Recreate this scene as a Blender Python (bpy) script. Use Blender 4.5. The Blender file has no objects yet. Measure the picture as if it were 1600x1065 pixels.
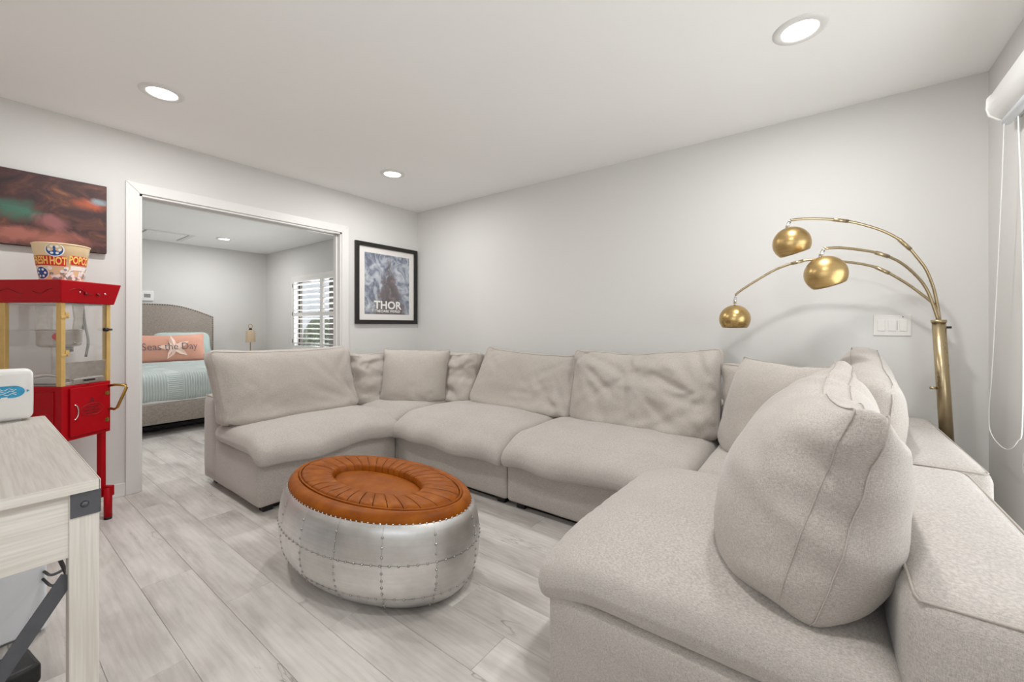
import bpy, math, random
import numpy as np
from mathutils import Vector, Matrix, noise
from mathutils.bvhtree import BVHTree

SC = bpy.context.scene
COL = SC.collection
PI = math.pi

# ------------------------------------------------------------------ camera
EYE, YAW, FPX, HOR = 1.14, 0.6456, 644.556, 508.1          # metres, radians, pixels of a 1600 x 1065 frame
cam_data = bpy.data.cameras.new('camera')
cam_data.sensor_width = 36.0
cam_data.lens = FPX / 1600 * 36.0
cam_data.shift_y = -(532.5 - HOR) / 1600
cam_data.clip_start = 0.03
cam = bpy.data.objects.new('camera', cam_data)
cam.location = (0, 0, EYE)
cam.rotation_euler = (PI / 2, 0, YAW)
COL.objects.link(cam)
SC.camera = cam

# ------------------------------------------------------------------ world, daylight, exposure
SC.view_settings.view_transform = 'Standard'
SC.view_settings.look = 'None'
SC.view_settings.gamma = 1.0
SC.view_settings.use_curve_mapping = False
SC.view_settings.exposure = 0.40
SC.cycles.use_denoising = True
SC.cycles.max_bounces = 14
SC.cycles.diffuse_bounces = 8
SC.cycles.transparent_max_bounces = 16
SC.cycles.sample_clamp_indirect = 6.0

world = bpy.data.worlds.new('world')
SC.world = world
world.use_nodes = True
bg = world.node_tree.nodes['Background']
bg.inputs[0].default_value = (0.86, 0.93, 1.0, 1)
bg.inputs[1].default_value = 0.55

def area_light(name, loc, direction, sx, sy, energy, color=(1, 1, 1)):
    l = bpy.data.lights.new(name, 'AREA')
    l.shape = 'RECTANGLE'; l.size = sx; l.size_y = sy
    l.energy = energy; l.color = color
    o = bpy.data.objects.new(name, l)
    o.location = loc
    o.rotation_euler = Vector(direction).to_track_quat('-Z', 'Z').to_euler()
    COL.objects.link(o)
    return o
DAY = 27.0
REAR_FILL = 13.0
CAN = 9.8
area_light('window_daylight', (1.32, 1.78, 1.00), (-1, 0, 0.50), 1.7, 1.9, DAY, (0.97, 0.985, 1.0))
area_light('added_rear_fill', (-0.42, -0.92, 1.30), (0, 1, 0.7), 1.8, 1.2, REAR_FILL, (0.95, 0.975, 1.0))  # added fill light from behind the camera, no such source seen
area_light('bedroom_window_daylight', (-6.15, 3.62, 1.32), (0, -1, 0), 1.9, 1.2, 42, (0.97, 0.985, 1.0))

# ------------------------------------------------------------------ helpers: colour, materials
def lin(c):
    c = c / 255.0
    return c / 12.92 if c <= 0.04045 else ((c + 0.055) / 1.055) ** 2.4
def rgb(r, g, b):
    return (lin(r), lin(g), lin(b), 1.0)

class NT:
    def __init__(s, name):
        s.m = bpy.data.materials.new(name)
        s.m.use_nodes = True
        s.t = s.m.node_tree
        s.p = s.t.nodes['Principled BSDF']
        s.out = s.t.nodes['Material Output']
    def n(s, typ, props=None, **ins):
        nd = s.t.nodes.new(typ)
        for k, v in (props or {}).items():
            setattr(nd, k, v)
        for k, v in ins.items():
            key = int(k[1:]) if k[0] == '_' else k.replace('__', ' ')
            s.set(nd.inputs[key], v)
        return nd
    def set(s, sock, v):
        if isinstance(v, bpy.types.NodeSocket):
            s.t.links.new(v, sock)
        else:
            sock.default_value = v
    def pr(s, **ins):
        for k, v in ins.items():
            s.set(s.p.inputs[k.replace('__', ' ')], v)
        return s
    def ramp(s, fac, stops, interp='LINEAR'):
        nd = s.t.nodes.new('ShaderNodeValToRGB')
        cr = nd.color_ramp
        cr.interpolation = interp
        while len(cr.elements) < len(stops):
            cr.elements.new(0.5)
        for e, (p, c) in zip(cr.elements, stops):
            e.position = p; e.color = c
        s.t.links.new(fac, nd.inputs[0])
        return nd.outputs[0]
    def mix(s, fac, a, b, mode='MIX'):
        nd = s.t.nodes.new('ShaderNodeMix')
        nd.data_type = 'RGBA'; nd.blend_type = mode
        s.set(nd.inputs[0], fac); s.set(nd.inputs[6], a); s.set(nd.inputs[7], b)
        return nd.outputs[2]
    def math(s, op, a, b=0.0, c=0.0):
        nd = s.t.nodes.new('ShaderNodeMath'); nd.operation = op
        s.set(nd.inputs[0], a); s.set(nd.inputs[1], b); s.set(nd.inputs[2], c)
        return nd.outputs[0]
    def coord(s, kind='Object', scale=(1, 1, 1), loc=(0, 0, 0), rot=(0, 0, 0)):
        tc = s.n('ShaderNodeTexCoord')
        mp = s.n('ShaderNodeMapping', None, Vector=tc.outputs[kind], Scale=scale, Location=loc, Rotation=rot)
        return mp.outputs[0]
    def noise(s, vec, scale, detail=2.0, rough=0.5, dist=0.0):
        return s.n('ShaderNodeTexNoise', None, Vector=vec, Scale=scale, Detail=detail, Roughness=rough, Distortion=dist).outputs[0]
    def bump(s, h, strength=0.2, dist=0.002):
        b = s.n('ShaderNodeBump', None, Strength=strength, Distance=dist, Height=h)
        s.t.links.new(b.outputs[0], s.p.inputs['Normal'])

def plain(name, col, rough=0.5, metal=0.0, spec=0.5, var=0.0, scale=20.0, bump=0.0, coat=0.0):
    n = NT(name)
    n.pr(Roughness=rough, Metallic=metal)
    n.p.inputs['Specular IOR Level'].default_value = spec
    n.p.inputs['Coat Weight'].default_value = coat
    if var > 0 or bump > 0:
        f = n.noise(n.coord(), scale, 3.0)
        a = tuple(max(0, c * (1 - var)) for c in col[:3]) + (1,)
        b = tuple(min(1, c * (1 + var)) for c in col[:3]) + (1,)
        n.pr(Base__Color=n.ramp(f, [(0.3, a), (0.7, b)]))
        if bump > 0:
            n.bump(f, bump, 0.004)
    else:
        n.pr(Base__Color=col)
    return n.m

def fabric(name, col, var=0.22, scale=1.0, bump=0.25):
    n = NT(name)
    v1 = n.coord(scale=(900 * scale, 900 * scale, 160 * scale))
    v2 = n.coord(scale=(150 * scale, 150 * scale, 800 * scale))
    a = n.noise(v1, 1.0, 1.1); b = n.noise(v2, 1.0, 1.1)
    w = n.math('MULTIPLY', n.math('ADD', a, b), 0.5)
    big = n.noise(n.coord(), 3.5, 4.0, 0.6)
    dk = tuple(c * (1 - var) for c in col[:3]) + (1,)
    lt = tuple(min(1, c * (1 + var)) for c in col[:3]) + (1,)
    c1 = n.ramp(w, [(0.36, dk), (0.64, lt)])
    blotch = n.ramp(big, [(0.3, (0.94, 0.935, 0.93, 1)), (0.7, (1.03, 1.03, 1.03, 1))])
    n.pr(Base__Color=n.mix(1.0, c1, blotch, 'MULTIPLY'), Roughness=0.92)
    n.p.inputs['Specular IOR Level'].default_value = 0.15
    n.p.inputs['Sheen Weight'].default_value = 0.25
    n.p.inputs['Sheen Roughness'].default_value = 0.5
    n.bump(w, bump, 0.0015)
    return n.m

def glass_mat(name, tint=(1, 1, 1, 1), refl=0.07):
    n = NT(name)
    tr = n.n('ShaderNodeBsdfTransparent', None, Color=tint)
    gl = n.n('ShaderNodeBsdfGlossy', None, Color=(1, 1, 1, 1), Roughness=0.02)
    mx = n.n('ShaderNodeMixShader', None, _0=refl, _1=tr.outputs[0], _2=gl.outputs[0])
    n.t.links.new(mx.outputs[0], n.out.inputs[0])
    return n.m

def emit(name, col, strength):
    n = NT(name)
    n.pr(Base__Color=col, Emission__Color=col, Emission__Strength=strength)
    return n.m

def paint(name, col, scale=180.0, strength=0.06):
    n = NT(name)
    f = n.noise(n.coord(), scale, 1.1)
    g = n.noise(n.coord(), 1.3, 3.0)
    dk = tuple(c * 0.985 for c in col[:3]) + (1,)
    n.pr(Base__Color=n.ramp(g, [(0.3, dk), (0.7, col)]), Roughness=0.75)
    n.p.inputs['Specular IOR Level'].default_value = 0.25
    n.bump(f, strength, 0.002)
    return n.m

def plank_mat():
    n = NT('grey_oak_plank')
    geo = n.n('ShaderNodeNewGeometry')
    oi = n.n('ShaderNodeObjectInfo')
    off = n.n('ShaderNodeVectorMath', {'operation': 'SCALE'}, _0=(31.7, 17.3, 5.1), Scale=oi.outputs['Random'])
    pos = n.n('ShaderNodeVectorMath', {'operation': 'ADD'}, _0=geo.outputs['Position'], _1=off.outputs[0])
    def mp(sx, sy):
        return n.n('ShaderNodeMapping', None, Vector=pos.outputs[0], Scale=(sx, sy, 1)).outputs[0]
    soft = n.noise(mp(1.9, 4.6), 1.0, 4.0, 0.55, 0.3)
    fine = n.noise(mp(9, 150), 1.0, 3.0, 0.6, 0.2)
    cath = n.n('ShaderNodeTexWave', {'wave_type': 'BANDS', 'bands_direction': 'Y'}, Vector=mp(1.1, 7.5), Scale=1.7, Distortion=9.0, Detail=3.0, Detail__Scale=0.8).outputs[1]
    knot = n.noise(mp(3.0, 9.0), 1.0, 5.0, 0.62, 1.6)
    base = n.ramp(soft, [(0.27, rgb(160, 155, 152)), (0.41, rgb(194, 189, 185)), (0.54, rgb(216, 212, 208)), (0.75, rgb(232, 229, 225))])
    c = n.mix(0.16, base, n.ramp(cath, [(0.0, rgb(182, 176, 170)), (0.5, rgb(218, 214, 209)), (1.0, rgb(224, 220, 216))]))
    c = n.mix(0.18, c, n.ramp(fine, [(0.3, rgb(182, 175, 169)), (0.7, rgb(226, 222, 218))]))
    strk = n.noise(mp(2.4, 15.0), 1.0, 5.0, 0.6, 0.5)
    c = n.mix(0.8, c, n.ramp(strk, [(0.32, (0.80, 0.795, 0.79, 1)), (0.52, (1.0, 1.0, 1.0, 1)), (0.7, (1.06, 1.06, 1.06, 1))]), 'MULTIPLY')
    c = n.mix(n.ramp(knot, [(0.66, (0, 0, 0, 1)), (0.80, (0.6, 0.6, 0.6, 1))]), c, rgb(128, 119, 112))
    crk = n.noise(mp(1.6, 9.0), 1.0, 4.0, 0.55, 0.8)
    lnm = n.ramp(crk, [(0.488, (0, 0, 0, 1)), (0.5, (1, 1, 1, 1)), (0.512, (0, 0, 0, 1))])
    spot = n.ramp(n.noise(mp(1.4, 4.0), 1.0, 1.0), [(0.60, (0, 0, 0, 1)), (0.68, (0.7, 0.7, 0.7, 1))])
    c = n.mix(n.mix(1.0, lnm, spot, 'MULTIPLY'), c, rgb(120, 112, 106))
    tone = n.ramp(oi.outputs['Random'], [(0.0, (0.91, 0.905, 0.90, 1)), (0.5, (0.97, 0.968, 0.965, 1)), (1.0, (1.02, 1.018, 1.01, 1))])
    n.pr(Base__Color=n.mix(1.0, c, tone, 'MULTIPLY'), Roughness=0.5)
    n.p.inputs['Specular IOR Level'].default_value = 0.35
    n.bump(fine, 0.10, 0.001)
    return n.m

def whitewash(name, axis='X', k=1.0):
    n = NT(name)
    sc = {'X': (1.2, 22, 22), 'Z': (22, 22, 1.2), 'Y': (22, 1.2, 22)}[axis]
    sf = {'X': (6, 190, 190), 'Z': (190, 190, 6), 'Y': (190, 6, 190)}[axis]
    a = n.noise(n.coord(scale=sc), 1.0, 4.0, 0.55, 0.8)
    b = n.noise(n.coord(scale=sf), 1.0, 1.1)
    c = n.ramp(a, [(0.25, rgb(203, 196, 186)), (0.45, rgb(226, 221, 213)), (0.7, rgb(238, 234, 227))])
    c = n.mix(0.3, c, n.ramp(b, [(0.35, rgb(200, 192, 182)), (0.65, rgb(242, 239, 233))]))
    n.pr(Base__Color=n.mix(1.0, c, (k, k * .985, k * .975, 1), 'MULTIPLY') if k < 1 else c, Roughness=0.6)
    n.bump(b, 0.12, 0.001)
    return n.m

def brushed(name, col, rough=0.3, stretch=(3, 3, 160), var=0.18):
    n = NT(name)
    f = n.noise(n.coord(scale=stretch), 1.0, 3.0, 0.6)
    g = n.noise(n.coord(), 5.0, 4.0, 0.6)
    dk = tuple(c * (1 - var) for c in col[:3]) + (1,)
    lt = tuple(min(1, c * (1 + var)) for c in col[:3]) + (1,)
    c = n.mix(0.5, n.ramp(f, [(0.3, dk), (0.7, lt)]), n.ramp(g, [(0.3, dk), (0.7, lt)]))
    n.pr(Base__Color=c, Metallic=1.0, Roughness=n.ramp(g, [(0.3, (rough * .8,) * 3 + (1,)), (0.7, (rough * 1.25,) * 3 + (1,))]))
    return n.m

MAT = dict(
    wall=paint('warm_white_wall_paint', rgb(216, 215, 213)),
    ceil=paint('ceiling_paint', rgb(246, 246, 245), 90.0, 0.08),
    trim=plain('white_trim_paint', rgb(224, 223, 221), 0.4),
    sub=plain('dark_subfloor', rgb(90, 84, 78), 0.9, var=0.1),
    plank=plank_mat(),
    sofa=fabric('oatmeal_linen', rgb(183, 177, 171)),
    sofa2=fabric('oatmeal_linen_cushion', rgb(181, 174, 167)),
    pip=plain('linen_seam', rgb(180, 172, 164), 0.9, var=0.1, scale=200),
    black=plain('black_plastic', rgb(22, 22, 23), 0.45, var=0.15, scale=60),
    leather=None, alu=None,
    brass=brushed('antique_brass', (0.56, 0.39, 0.17, 1), 0.30, (4, 4, 240)),
    brass_pole=brushed('antique_brass_pole', (0.50, 0.40, 0.25, 1), 0.28, (240, 240, 3)),
    bulbdark=plain('lamp_shade_inside', rgb(70, 78, 86), 0.5, metal=0.4, var=0.1),
    wash_x=whitewash('whitewashed_wood_long', 'X'),
    wash_z=whitewash('whitewashed_wood_upright', 'Z'),
    wash_y=whitewash('whitewashed_wood_cross', 'Y'),
    wash_shaded_top=whitewash('shaded_whitewash_desk_top', 'X', .70),  # same whitewash darkened, the dimmer light on the top put into colour
    gunmetal=plain('dark_grey_metal', rgb(98, 100, 106), 0.45, metal=0.5, var=0.06, scale=40),
    red=plain('glossy_red_enamel', rgb(176, 2, 20), 0.4, spec=0.22, var=0.05, scale=8),
    reddark=plain('dark_red_print', rgb(120, 8, 20), 0.4),
    gold=plain('gold_trim', rgb(216, 180, 112), 0.4, metal=0.25, var=0.05),
    goldm=plain('brass_handle_metal', rgb(176, 140, 70), 0.3, metal=0.9, var=0.08),
    steel=brushed('stainless_steel', (0.62, 0.60, 0.57, 1), 0.35, (30, 30, 30)),
    chrome=plain('polished_chrome', rgb(225, 225, 225), 0.15, metal=1.0, var=0.03),
    rivet=plain('steel_rivet', rgb(182, 180, 176), 0.28, metal=1.0, var=0.05),
    glass=glass_mat('clear_glass'),
    white=plain('white_plastic', rgb(236, 236, 234), 0.3, coat=0.2, var=0.01),
    switch=plain('switch_plate_plastic', rgb(224, 222, 218), 0.35, var=0.01),
    bluelabel=plain('blue_label', rgb(52, 160, 205), 0.4, var=0.15, scale=60),
    palebox=plain('pale_blue_grey_panel', rgb(236, 240, 246), 0.4, var=0.02, scale=4),
    frame=plain('black_picture_frame', rgb(30, 26, 24), 0.4, var=0.1),
    mat=plain('white_mat_board', rgb(238, 235, 232), 0.8, var=0.01),
    grey=plain('mid_grey_plastic', rgb(140, 140, 138), 0.5, var=0.05),
    headb=fabric('grey_tweed_upholstery', rgb(152, 144, 136), 0.22, 0.25),
    coral=fabric('coral_cotton', rgb(214, 160, 140), 0.08, 0.5),
    aqua=fabric('aqua_cotton', rgb(182, 200, 198), 0.08, 0.5),
    ink=plain('grey_ink', rgb(100, 92, 100), 0.8),
    star=plain('pale_starfish_print', rgb(244, 214, 198), 0.85),
    tan=fabric('tan_lamp_fabric', rgb(196, 176, 150), 0.1, 0.3),
    paper=plain('popcorn_bucket_card', rgb(238, 216, 172), 0.55, var=0.03),
    inkred=plain('bucket_red_print', rgb(206, 44, 36), 0.55),
    inkblue=plain('bucket_blue_print', rgb(30, 80, 150), 0.55),
    inkwhite=plain('bucket_white_print', rgb(240, 240, 236), 0.55),
    inkyel=plain('bucket_yellow_letters', rgb(250, 206, 110), 0.55),
    bronze=plain('dark_bronze_window_frame', rgb(62, 54, 48), 0.5, metal=0.3),
    led=emit('led_disc', (1.0, 0.97, 0.92, 1), 6.0),
    grass=plain('lawn', rgb(120, 140, 96), 0.9, var=0.3, scale=8),
    hedge=plain('hedge_leaves', rgb(126, 140, 108), 0.9, var=0.35, scale=14),
)
def leather():
    n = NT('cognac_leather')
    g = n.noise(n.coord(), 14.0, 5.0, 0.6)
    p = n.n('ShaderNodeTexVoronoi', None, Vector=n.coord(), Scale=320.0).outputs[0]
    n.pr(Base__Color=n.ramp(g, [(0.3, rgb(132, 66, 6)), (0.5, rgb(148, 78, 8)), (0.72, rgb(164, 92, 16))]), Roughness=0.45)
    n.p.inputs['Specular IOR Level'].default_value = 0.2
    n.bump(p, 0.12, 0.0008)
    return n.m
def aluminium():
    n = NT('aged_aluminium_sheet')
    oi = n.n('ShaderNodeObjectInfo')
    g = n.noise(n.coord(), 7.0, 5.0, 0.65)
    f = n.noise(n.coord(scale=(2.5, 2.5, 120)), 1.0, 3.0, 0.6)
    tone = n.ramp(oi.outputs['Random'], [(0, (0.76, 0.755, 0.745, 1)), (1, (0.95, 0.945, 0.94, 1))])
    c = n.mix(1.0, tone, n.ramp(g, [(0.3, (0.8, 0.79, 0.78, 1)), (0.7, (1, 1, 1, 1))]), 'MULTIPLY')
    c = n.mix(1.0, c, n.ramp(f, [(0.3, (0.92, 0.92, 0.92, 1)), (0.7, (1, 1, 1, 1))]), 'MULTIPLY')
    n.pr(Base__Color=c, Metallic=1.0, Roughness=n.ramp(g, [(0.25, (0.32,) * 3 + (1,)), (0.75, (0.48,) * 3 + (1,))]))
    n.bump(g, 0.05, 0.004)
    return n.m
MAT['leather'] = leather()
MAT['alu'] = aluminium()
MAT['seamleather'] = plain('dark_leather_seam', rgb(92, 40, 14), 0.7)

# ------------------------------------------------------------------ helpers: meshes and objects
class MB:
    """collects simple shapes and links them as ONE mesh object"""
    def __init__(s):
        s.v = []; s.f = []
    def add(s, v, f):
        o = len(s.v)
        s.v += [tuple(p) for p in v]
        s.f += [tuple(i + o for i in q) for q in f]
        return s
    def box(s, a, b):
        x0, y0, z0 = a; x1, y1, z1 = b
        v = [(x0, y0, z0), (x1, y0, z0), (x1, y1, z0), (x0, y1, z0), (x0, y0, z1), (x1, y0, z1), (x1, y1, z1), (x0, y1, z1)]
        return s.add(v, [(0, 3, 2, 1), (4, 5, 6, 7), (0, 1, 5, 4), (1, 2, 6, 5), (2, 3, 7, 6), (3, 0, 4, 7)])
    def prism(s, pts, axis, a, b):
        """extrude polygon pts (2D) along axis from a to b"""
        def P(u, w, t):
            return {'x': (t, u, w), 'y': (u, t, w), 'z': (u, w, t)}[axis]
        n = len(pts)
        v = [P(u, w, a) for u, w in pts] + [P(u, w, b) for u, w in pts]
        f = [tuple(range(n))[::-1], tuple(range(n, 2 * n))] + [(i, (i + 1) % n, n + (i + 1) % n, n + i) for i in range(n)]
        return s.add(v, f)
    def lathe(s, prof, n=24, axis=None, origin=(0, 0, 0), cap=True, sx=1.0, sy=1.0):
        m = axis if axis is not None else Matrix.Identity(3)
        v = []
        for r, z in prof:
            for i in range(n):
                a = 2 * PI * i / n
                p = m @ Vector((r * sx * math.cos(a), r * sy * math.sin(a), z)) + Vector(origin)
                v.append(p)
        f = []
        for k in range(len(prof) - 1):
            for i in range(n):
                j = (i + 1) % n
                f.append((k * n + i, k * n + j, (k + 1) * n + j, (k + 1) * n + i))
        if cap:
            f.append(tuple(range(n))[::-1])
            f.append(tuple(range((len(prof) - 1) * n, len(prof) * n)))
        return s.add(v, f)
    def cyl(s, a, b, r0, r1=None, n=16):
        r1 = r0 if r1 is None else r1
        a = Vector(a); b = Vector(b)
        q = (b - a).to_track_quat('Z', 'Y').to_matrix()
        L = (b - a).length
        return s.lathe([(r0, 0), (r1, L)], n, q, a)
    def tube(s, pts, r, n=8, closed=False):
        P = [Vector(p) for p in pts]
        N = len(P)
        rr = r if isinstance(r, (list, tuple)) else [r] * N
        v = []; up = None
        for i in range(N):
            if closed:
                t = P[(i + 1) % N] - P[i - 1]
            else:
                t = P[min(i + 1, N - 1)] - P[max(i - 1, 0)]
            if t.length < 1e-9:
                t = Vector((0, 0, 1))
            t.normalize()
            if up is None:
                up = Vector((0, 0, 1)) if abs(t.z) < 0.9 else Vector((1, 0, 0))
            u = (up - t * up.dot(t))
            if u.length < 1e-6:
                u = t.orthogonal()
            u.normalize(); up = u
            w = t.cross(u)
            for k in range(n):
                a = 2 * PI * k / n
                v.append(P[i] + (u * math.cos(a) + w * math.sin(a)) * rr[i])
        f = []
        for i in range(N if closed else N - 1):
            j = (i + 1) % N
            for k in range(n):
                l = (k + 1) % n
                f.append((i * n + k, i * n + l, j * n + l, j * n + k))
        if not closed:
            f.append(tuple(range(n))[::-1]); f.append(tuple(range((N - 1) * n, N * n)))
        return s.add(v, f)
    def dome(s, c, nrm, r, n=6, h=0.6):
        q = Vector(nrm).to_track_quat('Z', 'Y').to_matrix()
        prof = [(r, 0), (r * 0.8, r * h * 0.6), (r * 0.35, r * h)]
        return s.lathe(prof, n, q, c)
    def build(s, name, mat, parent=None, smooth=False, bevel=0.0, seg=2, auto=None):
        me = bpy.data.meshes.new(name)
        me.from_pydata([tuple(p) for p in s.v], [], s.f)
        me.materials.append(MAT[mat] if isinstance(mat, str) else mat)
        if smooth:
            me.polygons.foreach_set('use_smooth', [True] * len(me.polygons))
        me.update()
        return link(name, me, parent, bevel, seg, smooth)

def link(name, me, parent=None, bevel=0.0, seg=2, smooth=False):
    o = bpy.data.objects.new(name, me)
    COL.objects.link(o)
    if parent is not None:
        o.parent = parent
    if bevel > 0:
        m = o.modifiers.new('bevel', 'BEVEL')
        m.width = bevel; m.segments = seg; m.limit_method = 'ANGLE'; m.angle_limit = 0.6
        m.harden_normals = False
    return o

def thing(name, label, cat, loc=(0, 0, 0), rz=0.0, group=None, kind=None):
    o = bpy.data.objects.new(name, None)
    o.empty_display_size = 0.1
    COL.objects.link(o)
    o.location = loc; o.rotation_euler = (0, 0, rz)
    return tag(o, label, cat, group, kind)
def tag(o, label=None, cat=None, group=None, kind=None):
    if label: o['label'] = label
    if cat: o['category'] = cat
    if group: o['group'] = group
    if kind: o['kind'] = kind
    return o
def struct(o):
    o['kind'] = 'structure'
    return o
def mesh_np(name, V, F, mat, parent=None, subsurf=0, smooth=True):
    me = bpy.data.meshes.new(name)
    me.from_pydata([tuple(map(float, p)) for p in V], [], [tuple(int(i) for i in q) for q in F])
    me.materials.append(MAT[mat] if isinstance(mat, str) else mat)
    if smooth:
        me.polygons.foreach_set('use_smooth', [True] * len(me.polygons))
    me.update()
    o = link(name, me, parent)
    if subsurf:
        m = o.modifiers.new('subsurf', 'SUBSURF'); m.levels = subsurf; m.render_levels = subsurf
    return o
def text_geo(body, size, extrude=0.0, bold=False, align='CENTER', thin=0.0):
    """built-in font -> (verts, faces) in the XY plane"""
    cu = bpy.data.curves.new('lettering', 'FONT')
    cu.body = body; cu.size = size; cu.extrude = extrude
    cu.align_x = align; cu.align_y = 'CENTER'
    cu.resolution_u = 3
    if bold: cu.offset = size * 0.03
    if thin: cu.offset = -size * thin
    ob = bpy.data.objects.new('lettering', cu)
    COL.objects.link(ob)
    dg = bpy.context.evaluated_depsgraph_get()
    me = bpy.data.meshes.new_from_object(ob.evaluated_get(dg))
    V = [v.co.copy() for v in me.vertices]; F = [tuple(p.vertices) for p in me.polygons]
    bpy.data.objects.remove(ob); bpy.data.meshes.remove(me); bpy.data.curves.remove(cu)
    return V, F
def spline(pts, n=8):
    """Catmull-Rom through points"""
    P = [Vector(p) for p in pts]
    P = [P[0] * 2 - P[1]] + P + [P[-1] * 2 - P[-2]]
    out = []
    for i in range(1, len(P) - 2):
        p0, p1, p2, p3 = P[i - 1:i + 3]
        for k in range(n):
            t = k / n
            out.append(0.5 * ((2 * p1) + (p2 - p0) * t + (2 * p0 - 5 * p1 + 4 * p2 - p3) * t * t + (3 * p1 - p0 - 3 * p2 + p3) * t ** 3))
    out.append(P[-2])
    return out

# ------------------------------------------------------------------ cloth: soft cushions
def lattice(w, h, t, nx, nz, ny):
    idx = {}; V = []
    def g(i, j, k):
        key = (i, j, k)
        if key not in idx:
            idx[key] = len(V); V.append((w * (i / nx - .5), t * (j / ny - .5), h * k / nz))
        return idx[key]
    Q = []
    for i in range(nx):
        for k in range(nz):
            Q.append((g(i, 0, k), g(i + 1, 0, k), g(i + 1, 0, k + 1), g(i, 0, k + 1)))
            Q.append((g(i, ny, k), g(i, ny, k + 1), g(i + 1, ny, k + 1), g(i + 1, ny, k)))
        for j in range(ny):
            Q.append((g(i, j, 0), g(i, j + 1, 0), g(i + 1, j + 1, 0), g(i + 1, j, 0)))
            Q.append((g(i, j, nz), g(i + 1, j, nz), g(i + 1, j + 1, nz), g(i, j + 1, nz)))
    for k in range(nz):
        for j in range(ny):
            Q.append((g(0, j, k), g(0, j, k + 1), g(0, j + 1, k + 1), g(0, j + 1, k)))
            Q.append((g(nx, j, k), g(nx, j + 1, k), g(nx, j + 1, k + 1), g(nx, j, k + 1)))
    return np.array(V, float), np.array(Q), idx

def loop_idx(idx, nx, nz, j):
    L = [(i, j, 0) for i in range(nx)] + [(nx, j, k) for k in range(nz)] + [(i, j, nz) for i in range(nx, 0, -1)] + [(0, j, k) for k in range(nz, 0, -1)]
    return [idx[q] for q in L]

def simulate(V, V0, Q, vol, x0, collide, seam, steps=150, iters=7, grav=3.0, kp=250., seed=1, amp=.004, bend=.25, anchor=.02, pucker=.95):
    rng = np.random.default_rng(seed)
    n = len(V)
    E = np.unique(np.sort(np.concatenate([Q[:, [0, 1]], Q[:, [1, 2]], Q[:, [2, 3]], Q[:, [3, 0]]]), 1), axis=0)
    D = np.concatenate([Q[:, [0, 2]], Q[:, [1, 3]]])
    nb = [[] for _ in range(n)]
    for a, b in E.tolist():
        nb[a].append(b); nb[b].append(a)
    B = []
    for v in range(n):
        L = nb[v]
        for p in range(len(L)):
            for q in range(p + 1, len(L)):
                m = (V0[L[p]] + V0[L[q]]) * .5 - V0[v]
                if abs(m[0]) + abs(m[1]) + abs(m[2]) < 1e-6:
                    B.append((L[p], L[q]))
    B = np.array(B)
    C = np.concatenate([E, D, B])
    wgt = np.concatenate([np.full(len(E), 1.), np.full(len(D), .35), np.full(len(B), bend)])
    L0 = np.linalg.norm(V[C[:, 0]] - V[C[:, 1]], axis=1)
    sm = np.zeros(n, bool); sm[seam] = True
    es = sm[E[:, 0]] & sm[E[:, 1]]
    L0[:len(E)][es] *= pucker
    cnt = np.bincount(C[:, 0], wgt, n) + np.bincount(C[:, 1], wgt, n)
    X = x0 + amp * rng.standard_normal(x0.shape)
    P = X.copy(); dt = 1 / 50.
    T = np.concatenate([Q[:, [0, 1, 2]], Q[:, [0, 2, 3]]])
    nED = len(E) + len(D)
    for s in range(steps):
        a, b, c = X[T[:, 0]], X[T[:, 1]], X[T[:, 2]]
        N = np.cross(b - a, c - a)
        volume = np.einsum('ij,ij->i', a, np.cross(b, c)).sum() / 6
        pr = kp * min(.5, max(-.3, (vol - volume) / vol))
        F = np.stack([sum(np.bincount(T[:, q], N[:, k], n) for q in range(3)) for k in range(3)], 1)
        F /= (np.linalg.norm(N, axis=1).sum() / n * 3)
        acc = pr * F; acc[:, 2] -= grav
        new = X + (X - P) * .93 + acc * dt * dt
        P = X; X = new + (x0 - new) * anchor
        for it in range(iters):
            d = X[C[:, 0]] - X[C[:, 1]]
            l = np.sqrt((d * d).sum(1)) + 1e-9
            k = (l - L0) / l * .5 * wgt
            k[nED:] = np.minimum(k[nED:], 0)
            m = d * k[:, None]
            dx = np.stack([np.bincount(C[:, 1], m[:, q], n) - np.bincount(C[:, 0], m[:, q], n) for q in range(3)], 1)
            X = X + dx / cnt[:, None] * 1.5
            X = collide(X, P)
    return X

def collider(lean, ylim=None):
    nv = np.array([0, -math.cos(lean), math.sin(lean)])
    def col(X, P):
        m = X[:, 2] < 0
        if m.any():
            X[m, 2] = 0; X[m, :2] = P[m, :2] + (X[m, :2] - P[m, :2]) * .3
        d = X @ nv
        m = d < 0
        if m.any():
            X[m] -= d[m, None] * nv; X[m] = P[m] * .5 + X[m] * .5
        return X
    return col

def wrinkle(X, Q, amp, freq, seed, stretch=(1, 1, 1), mask=None):
    """displace along vertex normals by ridged noise (cloth creases)"""
    N = np.zeros_like(X)
    fn = np.cross(X[Q[:, 2]] - X[Q[:, 0]], X[Q[:, 3]] - X[Q[:, 1]])
    for q in range(4):
        np.add.at(N, Q[:, q], fn)
    N /= np.linalg.norm(N, axis=1)[:, None] + 1e-9
    d = np.zeros(len(X))
    for i, p in enumerate(X):
        v = Vector((p[0] * freq * stretch[0] + seed * 7.1, p[1] * freq * stretch[1] + seed * 3.3, p[2] * freq * stretch[2]))
        v2 = v + 0.9 * noise.noise_vector(v * 0.6)
        a = noise.noise(v2)
        d[i] = (1 - abs(a) * 2.2)
    if mask is not None:
        d = d * mask
    return X + N * (d * amp)[:, None]

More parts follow.
